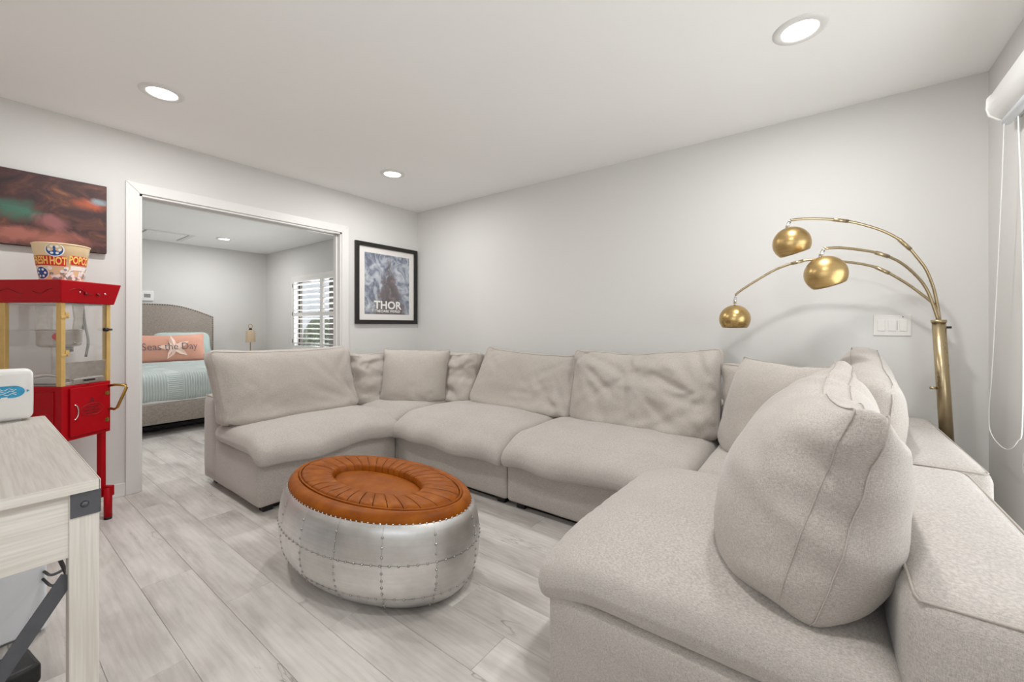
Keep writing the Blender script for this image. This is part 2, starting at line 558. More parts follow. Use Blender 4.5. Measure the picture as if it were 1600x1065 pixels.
def cushion(name, label, cat, loc, rz, w, h, t, vol_t, lean, seed, group, mat='sofa2', res=.026, ny=None, flat=1.0, roll=0.0,
            anchor=.02, wr=.004, wrf=7.0, stretch=(1, 1, 1), pucker=.95, piping=True, shape=None, grav=3.0, tilt=0.0, post=None, amp=.004, corners=None, folds=(), dents=(), pin=.025):
    nx = max(6, int(w / res)); nz = max(6, int(h / res))
    ny = ny or max(1, int(t / res))
    V, Q, idx = lattice(w, h, t, nx, nz, ny)
    V0 = V.copy()
    U, K = V[:, 0] / w + .5, V[:, 2] / h
    if corners:
        tl, tr, br, bl2 = [np.array(c_) for c_ in corners]
        P2 = ((1 - U) * K)[:, None] * tl + (U * K)[:, None] * tr + (U * (1 - K))[:, None] * br + ((1 - U) * (1 - K))[:, None] * bl2
        V[:, 0] = P2[:, 0]; V[:, 2] = P2[:, 1]
    un, kn = 2 * U - 1, 2 * K - 1
    V[:, 0] += pin * un * kn * kn; V[:, 2] += pin * kn * un * un
    V[:, 2] -= V[:, 2].min()
    seam = loop_idx(idx, nx, nz, 0) + loop_idx(idx, nx, nz, ny)
    x0 = V.copy(); x0[:, 1] *= flat
    if roll:
        cx, cz = 0, h * .5
        a, b = x0[:, 0] - cx, x0[:, 2] - cz
        x0[:, 0] = cx + a * math.cos(roll) - b * math.sin(roll); x0[:, 2] = cz + a * math.sin(roll) + b * math.cos(roll)
        x0[:, 2] -= x0[:, 2].min()
    x0[:, 1] -= vol_t * .5 + .01
    if shape: x0 = shape(x0, w, h)
    y = x0[:, 1] + x0[:, 2] * math.sin(lean); z = x0[:, 2] * math.cos(lean) - x0[:, 1] * math.sin(lean) * .3
    x0[:, 1] = y; x0[:, 2] = z
    X = simulate(V, V0, Q, w * h * vol_t, x0, collider(lean), seam, seed=seed, anchor=anchor, pucker=pucker, grav=grav, amp=amp)
    # creases fade towards the middle of the faces
    u = np.abs(U - .5) * 2; k = np.abs(K - .5) * 2
    edge = np.clip(np.maximum(u, k) ** 2, .15, 1)
    X = wrinkle(X, Q, wr * 1.3, wrf, seed, stretch, edge)
    front = np.where(V[:, 1] < t * .49, 1.0, 0.35)
    for fu, fv, fa, fk, fr_ in folds:
        du, dv = (U - fu) * w, (K - fv) * h
        rr = np.sqrt(du * du + dv * dv)
        th_ = np.arctan2(dv, du)
        wv_ = np.array([noise.noise(Vector((a_ * fk, r_ * 3.0, seed * 1.7))) for a_, r_ in zip(th_, rr)])
        X[:, 1] -= 2.5 * fa * front * (1 - np.abs(wv_) * 2.4) * np.exp(-rr / fr_) * np.clip(rr / .05, 0, 1)
    for fu, fv, ru, rv, fa in dents:
        g_ = np.exp(-((U - fu) / ru) ** 2 - ((K - fv) / rv) ** 2)
        X[:, 1] += fa * front * g_
        X[:, 2] -= .5 * abs(fa) * g_ * (K > .55)
    if post is not None: X = post(X, V, w, h, t)
    o = mesh_np(name, X, Q, mat, None, 1)
    o.location = loc; o.rotation_euler = (0, tilt, rz)
    tag(o, label, cat, group)
    if piping:
        pm = MB()
        for j in ([0, ny] if ny > 1 else [0]):
            L = loop_idx(idx, nx, nz, j)
            pts = [Vector(X[i]) for i in L]
            n_ = len(pts)
            pts = [(pts[i - 1] + pts[i] * 4 + pts[(i + 1) % n_]) / 6 for i in range(n_)]
            pm.tube(pts, .0017, 5, True)
        pm.build('piping', 'pip', o, True)
    return o, X, V, Q

def soft_box(x0, x1, y0, y1, z0, z1, r, res=.05, bulge=.006, seed=0, nz_amp=.003):
    """box with round edges and slightly swollen faces, returns verts, quads"""
    w, d, h = x1 - x0, y1 - y0, z1 - z0
    def cuts(L):
        m = max(2, int(round((L - 2 * r) / res)))
        return [0, r * .5, r] + [r + (L - 2 * r) * i / m for i in range(1, m)] + [L - r, L - r * .5, L]
    cx, cy, cz = cuts(w), cuts(d), cuts(h)
    V, Q, idx = lattice(1, 1, 1, len(cx) - 1, len(cz) - 1, len(cy) - 1)
    P = np.zeros_like(V)
    for (i, j, k), n_ in idx.items():
        P[n_] = (cx[i], cy[j], cz[k])
    dims = np.array([w, d, h])
    inner = np.clip(P, r, dims - r)
    dl = P - inner
    ln = np.linalg.norm(dl, axis=1)[:, None] + 1e-9
    u = (P / dims - .5) * 2
    X = inner + dl / ln * r
    nrm = dl / ln
    sw = bulge * (1 - np.clip(np.abs(u), 0, 1) ** 4)
    amt = np.ones(len(P))
    for a in range(3):
        amt *= np.where(np.abs(nrm[:, a]) > .9, 1, 1 - np.abs(u[:, a]) ** 4)
    X = X + nrm * (bulge * amt)[:, None]
    if nz_amp:
        for i, p in enumerate(X):
            X[i] += nrm[i] * nz_amp * noise.noise(Vector(p * 4.0) + Vector((seed * 5.3, 0, 0)))
    X += np.array([x0, y0, z0])
    return X, Q

# ================================================================== THE SETTING
XL, YB, XR, YR, ZC = -3.74, 3.153, 0.678, -0.38, 2.44
BX, BY, BY0 = -8.15, 3.33, -0.9                      # bedroom far wall, right wall, left wall
DY0, DY1, DZ = 0.721, 2.205, 2.04                   # the cased opening
WT = 0.12

floor = struct(MB().box((BX, BY0, -0.06), (XR + .12, BY + .1, -0.006)).build('floor', 'sub'))
PW, PL = 0.183, 1.42
pm = bpy.data.meshes.new('plank')
c = .0012
vs = []
for z, e in ((-.006, 0), (-c, 0), (0, c)):
    vs += [(-.5 + e / PL, -.5 + e / PW, z), (.5 - e / PL, -.5 + e / PW, z), (.5 - e / PL, .5 - e / PW, z), (-.5 + e / PL, .5 - e / PW, z)]
fs = [(8, 9, 10, 11)]
for a in (0, 4):
    fs += [(a + i, a + (i + 1) % 4, a + 4 + (i + 1) % 4, a + 4 + i) for i in range(4)]
pm.from_pydata(vs, [], fs); pm.materials.append(MAT['plank']); pm.update()
joints = {0: -2.36, -1: -1.74, 1: -1.96, 2: -1.49, 3: -0.93, 4: -1.2, 5: -2.1}
rnd = random.Random(4)
for k in range(-7, 16):
    y0 = .459 + PW * k
    if y0 > BY: continue
    xj = joints.get(k, -rnd.random() * PL)
    xs = sorted([BX, XR + .1] + [xj + PL * i for i in range(-7, 8) if BX + .05 < xj + PL * i < XR + .05])
    for a, b in zip(xs[:-1], xs[1:]):
        o = bpy.data.objects.new('plank', pm)
        COL.objects.link(o); o.parent = floor
        o.location = ((a + b) / 2, y0 + PW / 2, 0); o.scale = (b - a - .0008, PW - .0008, 1)

struct(MB().box((BX - .1, BY0 - .1, ZC), (XR + .3, BY + .3, ZC + .1)).build('ceiling', 'ceil'))
struct(MB().box((XL - WT, YR - .12, 0), (XL, DY0, ZC)).box((XL - WT, DY1, 0), (XL, YB + .02, ZC)).box((XL - WT, DY0, DZ), (XL, DY1, ZC)).build('wall_left', 'wall'))
struct(MB().box((XL - WT, YB, 0), (XR + .12, YB + .12, ZC)).build('wall_back', 'wall'))
WY0, WY1, WZ0, WZ1 = 0.98, 2.58, 0.10, 2.06
struct(MB().box((XR, WY1, 0), (XR + .12, YB, ZC)).box((XR, YR, 0), (XR + .12, WY0, ZC)).box((XR, WY0, WZ1), (XR + .12, WY1, ZC)).box((XR, WY0, 0), (XR + .12, WY1, WZ0)).build('wall_right', 'wall'))
RX0, RX1, RZ0, RZ1 = -1.30, .46, .88, 2.02  # opening added in the unseen rear wall to let the fill light in
struct(MB().box((XL - WT, YR - .12, 0), (RX0, YR, ZC)).box((RX1, YR - .12, 0), (XR + .12, YR, ZC)).box((RX0, YR - .12, 0), (RX1, YR, RZ0)).box((RX0, YR - .12, RZ1), (RX1, YR, ZC)).build('wall_rear', 'wall'))
struct(MB().box((BX - .12, BY0 - .1, 0), (BX, BY + .12, ZC)).build('wall_bedroom_far', 'wall'))
struct(MB().box((BX, BY0 - .1, 0), (XL, BY0, ZC)).build('wall_bedroom_left', 'wall'))
BW0, BW1, BZ0, BZ1 = -7.06, -5.24, 0.76, 1.90
struct(MB().box((BX, BY, 0), (BW0, BY + .12, ZC)).box((BW1, BY, 0), (XL - WT, BY + .12, ZC)).box((BW0, BY, 0), (BW1, BY + .12, BZ0)).box((BW0, BY, BZ1), (BW1, BY + .12, ZC)).build('wall_bedroom_right', 'wall'))

# cased opening to the bedroom
d1 = struct(thing('door_1', 'white cased opening with mitred trim leading to the bedroom', 'doorway', (XL, DY0, 0)))
W_ = DY1 - DY0
CW = .072
MB().prism([(0, 0), (0, DZ), (-CW, DZ + CW), (-CW, 0)], 'x', 0, .016).build('casing', 'trim', d1, bevel=.004)
MB().prism([(W_, 0), (W_ + CW, 0), (W_ + CW, DZ + CW), (W_, DZ)], 'x', 0, .016).build('casing', 'trim', d1, bevel=.004)
MB().prism([(0, DZ), (W_, DZ), (W_ + CW, DZ + CW), (-CW, DZ + CW)], 'x', 0, .016).build('casing', 'trim', d1, bevel=.004)
MB().box((-WT, 0, 0), (.004, .014, DZ)).build('jamb', 'trim', d1)
MB().box((-WT, W_ - .014, 0), (-.075, W_, DZ)).box((-.04, W_ - .014, 0), (.004, W_, DZ)).build('jamb', 'trim', d1)
MB().box((-WT, 0, DZ - .014), (-.085, W_, DZ)).box((-.035, 0, DZ - .014), (.004, W_, DZ)).build('head_jamb', 'trim', d1)
MB().box((-.076, W_ - .03, .01), (-.042, W_ - .001, DZ - .02)).build('pocket_door', 'trim', d1, bevel=.002)
for sgn, y in ((0, 0), (1, W_)):
    MB().box((-WT - .016, y - (CW if sgn == 0 else 0), 0), (-WT, y + (CW if sgn else 0), DZ + CW)).build('casing', 'trim', d1)

def baseboard(name, a, b):
    struct(MB().box(a, b).build(name, 'trim', bevel=.004))
baseboard('baseboard_left', (XL, YR, 0), (XL + .014, DY0 - CW, .09))
baseboard('baseboard_left_far', (XL, DY1 + CW, 0), (XL + .014, YB, .09))
baseboard('baseboard_back', (XL + .014, YB - .014, 0), (XR - .014, YB, .09))
baseboard('baseboard_right', (XR - .014, WY1 + .08, 0), (XR, YB, .09))
baseboard('baseboard_bedroom_far', (BX, BY0, 0), (BX + .014, BY, .09))
baseboard('baseboard_bedroom_right', (BX + .014, BY - .014, 0), (XL - WT - .02, BY, .09))

# big window of the right wall (just outside the frame) and the bedroom window
w1 = struct(thing('window_1', 'wide white framed window in the right wall under the roller shade', 'window', (XR, WY0, WZ0)))
WL, WH = WY1 - WY0, WZ1 - WZ0
fm = MB()
for a, b in (((.03, 0, 0), (.09, WL, .05)), ((.03, 0, WH - .05), (.09, WL, WH)), ((.03, 0, .05), (.09, .05, WH - .05)), ((.03, WL - .05, .05), (.09, WL, WH - .05)), ((.03, WL / 2 - .03, .05), (.09, WL / 2 + .03, WH - .05))):
    fm.box(a, b)
fm.build('window_frame', 'trim', w1)
for y in (.05, WL / 2 + .03):
    MB().box((.058, y, .05), (.062, y + WL / 2 - .08, WH - .05)).build('pane', 'glass', w1)
w3 = struct(thing('added_rear_window', 'added unseen white framed window opposite the long sofa, for fill light', 'window', (RX0, YR, RZ0)))  # window added behind the camera to go with the rear fill
rl, rh = RX1 - RX0, RZ1 - RZ0
fm = MB()
for a, b in (((0, -.09, 0), (rl, -.03, .05)), ((0, -.09, rh - .05), (rl, -.03, rh)), ((0, -.09, .05), (.05, -.03, rh - .05)), ((rl - .05, -.09, .05), (rl, -.03, rh - .05)), ((rl / 2 - .03, -.09, .05), (rl / 2 + .03, -.03, rh - .05))):
    fm.box(a, b)
fm.build('window_frame', 'trim', w3)
for x in (.05, rl / 2 + .03):
    MB().box((x, -.062, .05), (x + rl / 2 - .08, -.058, rh - .05)).build('pane', 'glass', w3)
w2 = struct(thing('window_2', 'dark framed bedroom window behind white plantation shutters', 'window', (BW0, BY, BZ0)))
WL, WH = BW1 - BW0, BZ1 - BZ0
fm = MB()
for x, wd in ((0, .05), (WL / 2 + .06, .11), (WL - .05, .05)):
    fm.box((x, .06, 0), (x + wd, .10, WH))
for z in (0, WH - .04):
    fm.box((0, .06, z), (WL, .10, z + .04))
fm.build('window_frame', 'bronze', w2)
MB().box((0, .078, 0), (WL, .082, WH)).build('pane', 'glass', w2)
# outdoors seen between the louvres
struct(MB().box((-30, -8, -.16), (12, 30, -.10)).build('ground', 'grass'))
hb = MB()
rnd = random.Random(7)
hx = -16.0
while hx < -2:
    hw = .5 + rnd.random() * .5
    hb.lathe([(hw * .7, -.1), (hw, .4), (hw * .9, .9 + rnd.random() * .3), (hw * .4, 1.25 + rnd.random() * .3)], 9, None, (hx, 8.5 + rnd.random() * .5, 0))
    hx += hw * 1.1
tag(hb.build('garden_hedge', 'hedge', None, True), 'loose green hedge outside the bedroom window', 'hedge', kind='stuff')

# recessed ceiling lights
def downlight(x, y, label, watts):
    t = thing('ceiling_downlight', label, 'ceiling light', (x, y, ZC), 0, 'round recessed ceiling lights')
    MB().lathe([(.068, -.004), (.072, -.009), (.092, -.008), (.102, -.003), (.103, 0)], 40, cap=False).build('trim_ring', 'trim', t, True)
    MB().lathe([(.069, -.0035), (.067, -.0045)], 40).build('led_lens', 'led', t)
    l = bpy.data.lights.new('downlight_lamp', 'AREA'); l.shape = 'DISK'; l.size = .13; l.energy = watts; l.color = (1.0, .988, .972)
    lo = bpy.data.objects.new('downlight_lamp', l); COL.objects.link(lo); lo.parent = t; lo.location = (0, 0, -.012)
    return t
downlight(-.08, 2.21, 'bright round ceiling light above the corner of the sofa nearest the brass lamp', CAN)
downlight(-2.95, .665, 'bright round ceiling light nearest the wall with the bedroom doorway, above the popcorn cart side', CAN)
downlight(-2.95, 2.21, 'small bright round ceiling light close to the corner above the framed poster', CAN)
downlight(-.08, .665, 'round ceiling light above the near right sofa section beside the window', CAN)
downlight(-7.19, 2.35, 'round ceiling light inside the bedroom seen through the doorway', CAN * 1.15)
downlight(-5.2, .6, 'round ceiling light near the left side of the bedroom ceiling', CAN * 1.15)

# bedroom ceiling hatch, thermostat
h = thing('ceiling_vent', 'flush white return air grille in the bedroom ceiling', 'vent', (-7.58, 1.58, ZC))
MB().box((-.32, -.6, -.006), (.32, .44, 0)).build('frame', 'trim', h, bevel=.003)
for y in (-.56, -.09):
    MB().box((-.28, y, -.012), (.28, y + .44, -.006)).build('panel', 'ceil', h, bevel=.002)
MB().box((-.28, -.118, -.0075), (.28, -.092, -.0055)).build('gap', 'grey', h)
MB().box((-.28, .352, -.0075), (.28, .376, -.0055)).build('gap', 'grey', h)
th = thing('thermostat', 'small white wall thermostat with grey display above the headboard', 'thermostat', (BX, 1.655, 1.585))
MB().box((0, -.075, -.075), (.025, .075, .075)).build('case', 'white', th, bevel=.008)
MB().box((.025, -.035, -.025), (.027, .04, .03)).build('display', 'grey', th)

# ================================================================== SOFA
SEAT, BTOP = .345, .645
def seat_geo(W, D, T, over, droop, seed, corner=0.03, wr=.004):
    """soft seat cushion: x width, y 0 (front of base) .. D, front overhang 'over' (negative y), z 0..T"""
    X, Q = soft_box(-W / 2, W / 2, -over, D, 0, T, T * .46, .028, .0, seed, 0)
    out = X.copy()
    for i, p in enumerate(X):
        u = p[0] / (W / 2); v = (p[1] + over) / (D + over)
        top = p[2] / T
        z = p[2] + top * .030 * (1 - u ** 4) * (1 - (2 * v - 1) ** 4)
        zone = .20
        s = min(1, max(0, (zone - (p[1] + over)) / zone))
        s = s * s * (3 - 2 * s)
        z -= droop * s * (.75 + .25 * noise.noise(Vector((p[0] * 3 + seed, 0, 0))) * 2)
        z -= corner * s * abs(u) ** 6
        y = p[1] - .018 * (1 - u * u) * s
        nv = noise.noise(Vector((p[0] * 4 + seed * 3, p[1] * 4, 1.7)))
        z += top * .008 * nv
        r = noise.noise(Vector((p[0] * 16 + seed, p[1] * 5, p[2] * 6)))
        y -= wr * s * (1 - abs(r) * 2)
        z += wr * .6 * (1 - abs(r) * 2) * (1 - v) ** 2
        out[i] = (p[0], y, z)
    return out, Q

def sofa_module(label, loc, rz, W, D, backs, seat, droop=.05, over=.06, seed=0, TB=.27, corner=.03):
    """local: x width, y 0 front .. D rear; backs: list among 'rear','left','right'"""
    m = thing('sofa_section', label, 'sofa', loc, rz, 'sections of the U-shaped sectional sofa')
    V, Q = soft_box(-W / 2, W / 2, 0, D, .045, SEAT, .022, .06, .004, seed, .002)
    mesh_np('base', V, Q, 'sofa', m)
    for s in backs:
        if s == 'rear': bx = (-W / 2, W / 2, D - TB, D)
        elif s == 'left': bx = (-W / 2, -W / 2 + TB, 0.0, D - TB + .02)
        else: bx = (W / 2 - TB, W / 2, 0.0, D - TB + .02)
        V, Q = soft_box(bx[0] - .004, bx[1] + .004, bx[2] - .004, bx[3] + .004, .052, BTOP, .045, .045, .008, seed + 3, .004)
        b = mesh_np('back_frame', V, Q, 'sofa', m)
        i = .012
        x0, x1, y0, y1, z = bx[0] + i - .004, bx[1] - i + .004, bx[2] + i - .004, bx[3] - i + .004, BTOP - .011
        loop = [(x0, y0), (x1, y0), (x1, y1), (x0, y1)]
        pts = []
        for q in range(4):
            a, c2 = loop[q], loop[(q + 1) % 4]
            for k in range(12):
                t = .02 + .96 * k / 11
                pts.append((a[0] + (c2[0] - a[0]) * t, a[1] + (c2[1] - a[1]) * t, z))
        MB().tube(pts, .0032, 5, True).build('piping', 'pip', b, True)
    sx0, sx1, sd = seat
    V, Q = seat_geo(sx1 - sx0, sd, .125, over, droop, seed, corner)
    V[:, 0] += (sx0 + sx1) / 2; V[:, 2] += SEAT - .008
    mesh_np('seat_cushion', V, Q, 'sofa', m, 1)
    MB().box((-W / 2 + .08, .08, .0), (W / 2 - .08, D - .08, .052)).build('plinth', 'black', m)  # black feet rails, and the shadow band under the sofa made solid
    for fx in (-W / 2 + .075, W / 2 - .075):
        for fy in (.075, D - .075):
            MB().box((fx - .03, fy - .03, 0), (fx + .03, fy + .03, .055)).build('foot', 'black', m, bevel=.003)
    return m

QU = PI / 2
sofa_module('end section of the sofa nearest the bedroom doorway', (-2.68, 1.548, 0), QU, .996, .92, ['rear'], (-.525, .51, .66), .065, .075, 1)
sofa_module('corner section of the sofa below the framed poster', (-3.135, 2.052, 0), 0, .93, 1.028, ['rear', 'left'], (-.20, .465, .77), .05, .05, 2)
sofa_module('sofa section along the back wall directly behind the leather topped drum', (-2.125, 2.04, 0), 0, 1.08, 1.04, ['rear'], (-.54, .545, .78), .085, .08, 3, corner=.06)
sofa_module('sofa section in the middle of the back wall, left of the brass lamp corner', (-1.04, 2.04, 0), 0, 1.08, 1.04, ['rear'], (-.545, .54, .78), .075, .085, 4)
sofa_module('corner section of the sofa with the brass lamp behind it', (-.018, 2.08, 0), 0, .955, 1.0, ['rear', 'right'], (-.475, .215, .735), 0.0, .0, 5, .262, 0.0)
sofa_module('nearest section of the sofa by the window, with the big upright cushion', (-.66, 1.555, 0), -QU, 1.01, 1.06, ['rear'], (-.525, .515, .80), .035, .05, 6, .27, .02)

GB = 'large loose back cushions of the sofa'
ST = SEAT + .125
cushion('back_cushion', 'long plump back cushion on the sofa section nearest the bedroom doorway', 'cushion', (-3.31, 1.50, ST), QU, .96, .49, .12, .22, .16, 11, GB, res=.024, stretch=(.6, 1, 1.6), anchor=.012,
        corners=((-.50, .53), (.42, .525), (.49, 0), (-.44, 0)), folds=((1, .1, .012, 5, .22), (0, .05, .010, 5, .2), (1, 1, .010, 4, .15), (0, 1, .008, 4, .15)), dents=((.5, .5, .4, .25, -.012),))
cushion('back_cushion', 'wide back cushion between the corner cushions and the deeply creased one', 'cushion', (-2.0, 2.80, ST - .01), 0, .96, .46, .08, .17, .24, 13, GB, res=.024, ny=3, pucker=.93, stretch=(.8, 1, 1.4), anchor=.012,
        corners=((-.33, .53), (.53, .495), (.54, 0), (-.54, 0)), folds=((1, .0, .018, 6, .30), (0, 1, .012, 5, .2), (1, 1, .012, 5, .2), (.75, .35, .010, 4, .2)), dents=((.35, .6, .35, .3, -.012),))
cushion('back_cushion', 'wide deeply creased back cushion in the middle of the back wall', 'cushion', (-.98, 2.80, ST - .01), 0, .96, .50, .08, .20, .20, 15, GB, res=.022, ny=3, wr=.006, wrf=6.0, pucker=.91, stretch=(1.2, 1, .8), anchor=.012,
        corners=((-.46, .53), (.45, .575), (.47, 0), (-.48, 0)), folds=((0, 1, .024, 6, .30), (1, .45, .022, 7, .30), (.45, .75, .016, 5, .22), (1, .0, .014, 6, .2)), dents=((.42, .98, .16, .35, .035), (.72, .75, .2, .25, -.02)))
cushion('back_cushion', 'narrow wrinkled corner cushion beside the doorway end cushion', 'cushion', (-3.33, 2.36, ST - .01), QU, .66, .455, .08, .17, .18, 17, GB, res=.022, ny=3, wr=.022, wrf=6.5, pucker=.9, stretch=(.5, 1, 2.2), anchor=.012, folds=((1, .6, .03, 8, .35), (0, .9, .02, 6, .2)), dents=((.15, .95, .12, .2, -.03),))
cushion('back_cushion', 'narrow wrinkled corner cushion half hidden right of the square pillow', 'cushion', (-2.80, 2.82, ST - .01), 0, .62, .455, .08, .16, .20, 19, GB, res=.022, ny=3, wr=.022, wrf=6.5, pucker=.9, stretch=(.6, 1, 1.1), anchor=.012, folds=((0, .6, .03, 8, .4), (1, .95, .02, 6, .2)), dents=((.85, .95, .12, .2, -.025),))
cushion('back_cushion', 'flat back cushion behind the square pillow below the ball lamp', 'cushion', (-.12, 2.80, ST - .01), 0, .68, .485, .08, .15, .14, 21, GB, ny=3, wr=.006, anchor=.012, folds=((.05, .2, .02, 7, .2),))
K2 = cushion('back_cushion', 'pale rounded cushion with a fabric tag leaning on the far right sofa back', 'cushion', (.235, 2.50, ST), -QU, .78, .52, .10, .25, .12, 23, GB, ny=4, wr=.005, anchor=.01, corners=((-.39, .60), (.37, .49), (.39, 0), (-.39, 0)), folds=((1, 1, .012, 5, .2),))
ko, kX, kV, kQ = K2
kb = BVHTree.FromPolygons([Vector(p) for p in kX], [tuple(int(i) for i in q) for q in kQ])
hit = kb.ray_cast(Vector((2, -.10, .40)), Vector((-1, 0, -.02)))
if hit[0] is not None:
    p_, n_ = hit[0], hit[1]
    if n_.x < 0: n_ = -n_
    a_ = n_.cross(Vector((0, 0, 1))).normalized(); b_ = a_.cross(n_)
    d1_, d2_ = (a_ * .8 - b_ * .6), (a_ * .6 + b_ * .8)
    q_ = [p_ + n_ * .004 + d1_ * s1 * .028 + d2_ * s2 * .011 for s1, s2 in ((-1, -1), (1, -1), (1, 1), (-1, 1))]
    MB().add(q_ + [v_ + n_ * .002 for v_ in q_], [(0, 1, 2, 3), (7, 6, 5, 4), (0, 1, 5, 4), (1, 2, 6, 5), (2, 3, 7, 6), (3, 0, 4, 7)]).build('fabric_tag', 'grey', ko)
GP = 'square throw pillows in the sofa corners'
cushion('throw_pillow', 'square throw pillow set diagonally in the corner below the framed poster', 'pillow', (-3.0, 2.51, ST - .005), PI / 4, .57, .52, .03, .18, .18, 31, GP, ny=1, flat=.6, wr=.005, pucker=.95, anchor=.01, corners=((-.255, .52), (.28, .505), (.245, 0), (-.285, .0)), folds=((.6, .05, .02, 6, .12), (0, 1, .01, 5, .12), (1, 1, .01, 5, .12), (1, 0, .012, 6, .15)))
cushion('throw_pillow', 'square throw pillow set diagonally in the corner below the ball lamps', 'pillow', (-.16, 2.48, ST - .005), -PI / 4, .58, .56, .03, .18, .22, 33, GP, ny=1, flat=.6, wr=.005, pucker=.95, anchor=.01, folds=((0, 1, .008, 4, .15), (1, 1, .012, 5, .15)), dents=((.55, .45, .2, .15, .012),))
cushion('back_cushion', 'big upright cushion with a seamed side band on the nearest sofa section', 'cushion', (.115, 1.665, ST - .005), -QU, .98, .53, .055, .335, .17, 41, GB, res=.02, ny=2, wr=.013, wrf=5.5, pucker=.96, anchor=.005, stretch=(.6, .6, 1.8), pin=.09)

# ================================================================== OTTOMAN DRUM
ot = thing('drum_ottoman', 'oval riveted aluminium drum table with cognac leather top', 'ottoman', (-1.723, 1.195, 0), .079)
ZN = .366
def prof(z):
    u = min(1.0, max(0.0, z / ZN))
    if u < .52: k, a0, b0 = 1 - ((u - .52) / .52) ** 2, .435, .215
    else: k, a0, b0 = 1 - ((u - .52) / .48) ** 2, .522, .302
    k = math.sqrt(max(0.0, k))
    return a0 + (.564 - a0) * k, b0 + (.355 - b0) * k
def opt(ang, z, off=0.0):
    a, b = prof(z)
    return Vector(((a + off) * math.cos(ang), (b + off) * math.sin(ang), z))
def onrm(ang, z):
    a, b = prof(z)
    t1 = Vector((-a * math.sin(ang), b * math.cos(ang), 0))
    t2 = opt(ang, z + .01) - opt(ang, z - .01)
    return t1.cross(t2).normalized()
MB().lathe([(1, .004)], 4, cap=False)
core = MB()
cv = []; cf = []
NA = 64; ZS = [.004 + (ZN - .004) * (.5 - .5 * math.cos(PI * i / 14)) for i in range(15)]
for z in ZS:
    for i in range(NA):
        cv.append(opt(2 * PI * i / NA, z, -.006))
for k in range(14):
    for i in range(NA):
        cf.append((k * NA + i, k * NA + (i + 1) % NA, (k + 1) * NA + (i + 1) % NA, (k + 1) * NA + i))
cf.append(tuple(range(NA))[::-1])
core.add(cv, cf); core.build('drum_core', 'alu', ot, True)
ROWS = [(.008, .085), (.085, .225), (.225, ZN - .002)]
NC = 14
riv = MB()
# equal arc-length columns
ang_s = [2 * PI * i / 720 for i in range(721)]
arc = [0]
for i in range(720):
    arc.append(arc[-1] + (opt(ang_s[i + 1], .2) - opt(ang_s[i], .2)).length)
cols = [float(np.interp(arc[-1] * (i + .3) / NC, arc, ang_s)) for i in range(NC)]
for ri, (z0, z1) in enumerate(ROWS):
    for ci in range(NC):
        a0 = cols[ci]; a1 = cols[(ci + 1) % NC]
        if a1 < a0: a1 += 2 * PI
        pv = []; pf = []
        NU, NV = 9, 9
        for off in (.0, .0016 - .0005 * ((ci + ri) % 2)):
            for j in range(NV + 1):
                for i in range(NU + 1):
                    e = .0009
                    uu = a0 + e + (a1 - a0 - 2 * e) * i / NU
                    zz = z0 + .0008 + (z1 - z0 - .0016) * j / NV
                    pv.append(opt(uu, zz, off))
        n1 = (NU + 1) * (NV + 1)
        for j in range(NV):
            for i in range(NU):
                q = j * (NU + 1) + i
                pf.append((n1 + q, n1 + q + 1, n1 + q + NU + 2, n1 + q + NU + 1))
        def rim(ids):
            for a, b in zip(ids[:-1], ids[1:]):
                k0 = len(pv)
                pv.extend([pv[a], pv[b], pv[b + n1], pv[a + n1]]); pf.append((k0, k0 + 1, k0 + 2, k0 + 3))
        rim([i for i in range(NU + 1)]); rim([i * (NU + 1) + NU for i in range(NV + 1)])
        rim([NV * (NU + 1) + i for i in range(NU, -1, -1)]); rim([i * (NU + 1) for i in range(NV, -1, -1)])
        MB().add(pv, pf).build('metal_panel', 'alu', ot, True)
for z in (.085, .225):
    L = [0]
    for i in range(720): L.append(L[-1] + (opt(ang_s[i + 1], z) - opt(ang_s[i], z)).length)
    nr = int(L[-1] / .036)
    for i in range(nr):
        a = float(np.interp(L[-1] * i / nr, L, ang_s))
        riv.dome(opt(a, z, .0015), onrm(a, z), .0057, 8, .8)
for a in cols:
    for z in (.025, .045, .066, .112, .140, .168, .196, .255, .29, .325):
        riv.dome(opt(a, z, .0015), onrm(a, z), .0057, 8, .8)
tag(riv.build('rivets', 'rivet', ot, True), kind='stuff')
# leather rim band, padded ring of sewn segments, sunken centre
def ell_ring(prof_, n=96):
    v = []; f = []
    for a_, b_, z in prof_:
        for i in range(n):
            t = 2 * PI * i / n
            v.append((a_ * math.cos(t), b_ * math.sin(t), z))
    for k in range(len(prof_) - 1):
        for i in range(n):
            f.append((k * n + i, k * n + (i + 1) % n, (k + 1) * n + (i + 1) % n, (k + 1) * n + i))
    return v, f
band = [(.522, .300, .355), (.531, .309, .360), (.532, .310, .367), (.528, .304, .380), (.520, .292, .392), (.512, .280, .399), (.504, .268, .402), (.497, .258, .400), (.491, .251, .392), (.484, .244, .386), (.40, .2, .384)]
v, f = ell_ring(band); MB().add(v, f).build('leather_rim', 'leather', ot, True)
nail = MB()
L = [0]
for i in range(720):
    p = lambda t: Vector((.53 * math.cos(t), .31 * math.sin(t), 0))
    L.append(L[-1] + (p(ang_s[i + 1]) - p(ang_s[i])).length)
nn = int(L[-1] / .026)
for i in range(nn):
    a = float(np.interp(L[-1] * i / nn, L, ang_s))
    nail.dome((.531 * math.cos(a), .309 * math.sin(a), .364), (math.cos(a) / .53, math.sin(a) / .31, .3), .0055, 7, .7)
tag(nail.build('nail_heads', 'chrome', ot, True), kind='stuff')
NS = 34
AO, BO, AI, BI = .484, .243, .276, .128
L = [0]
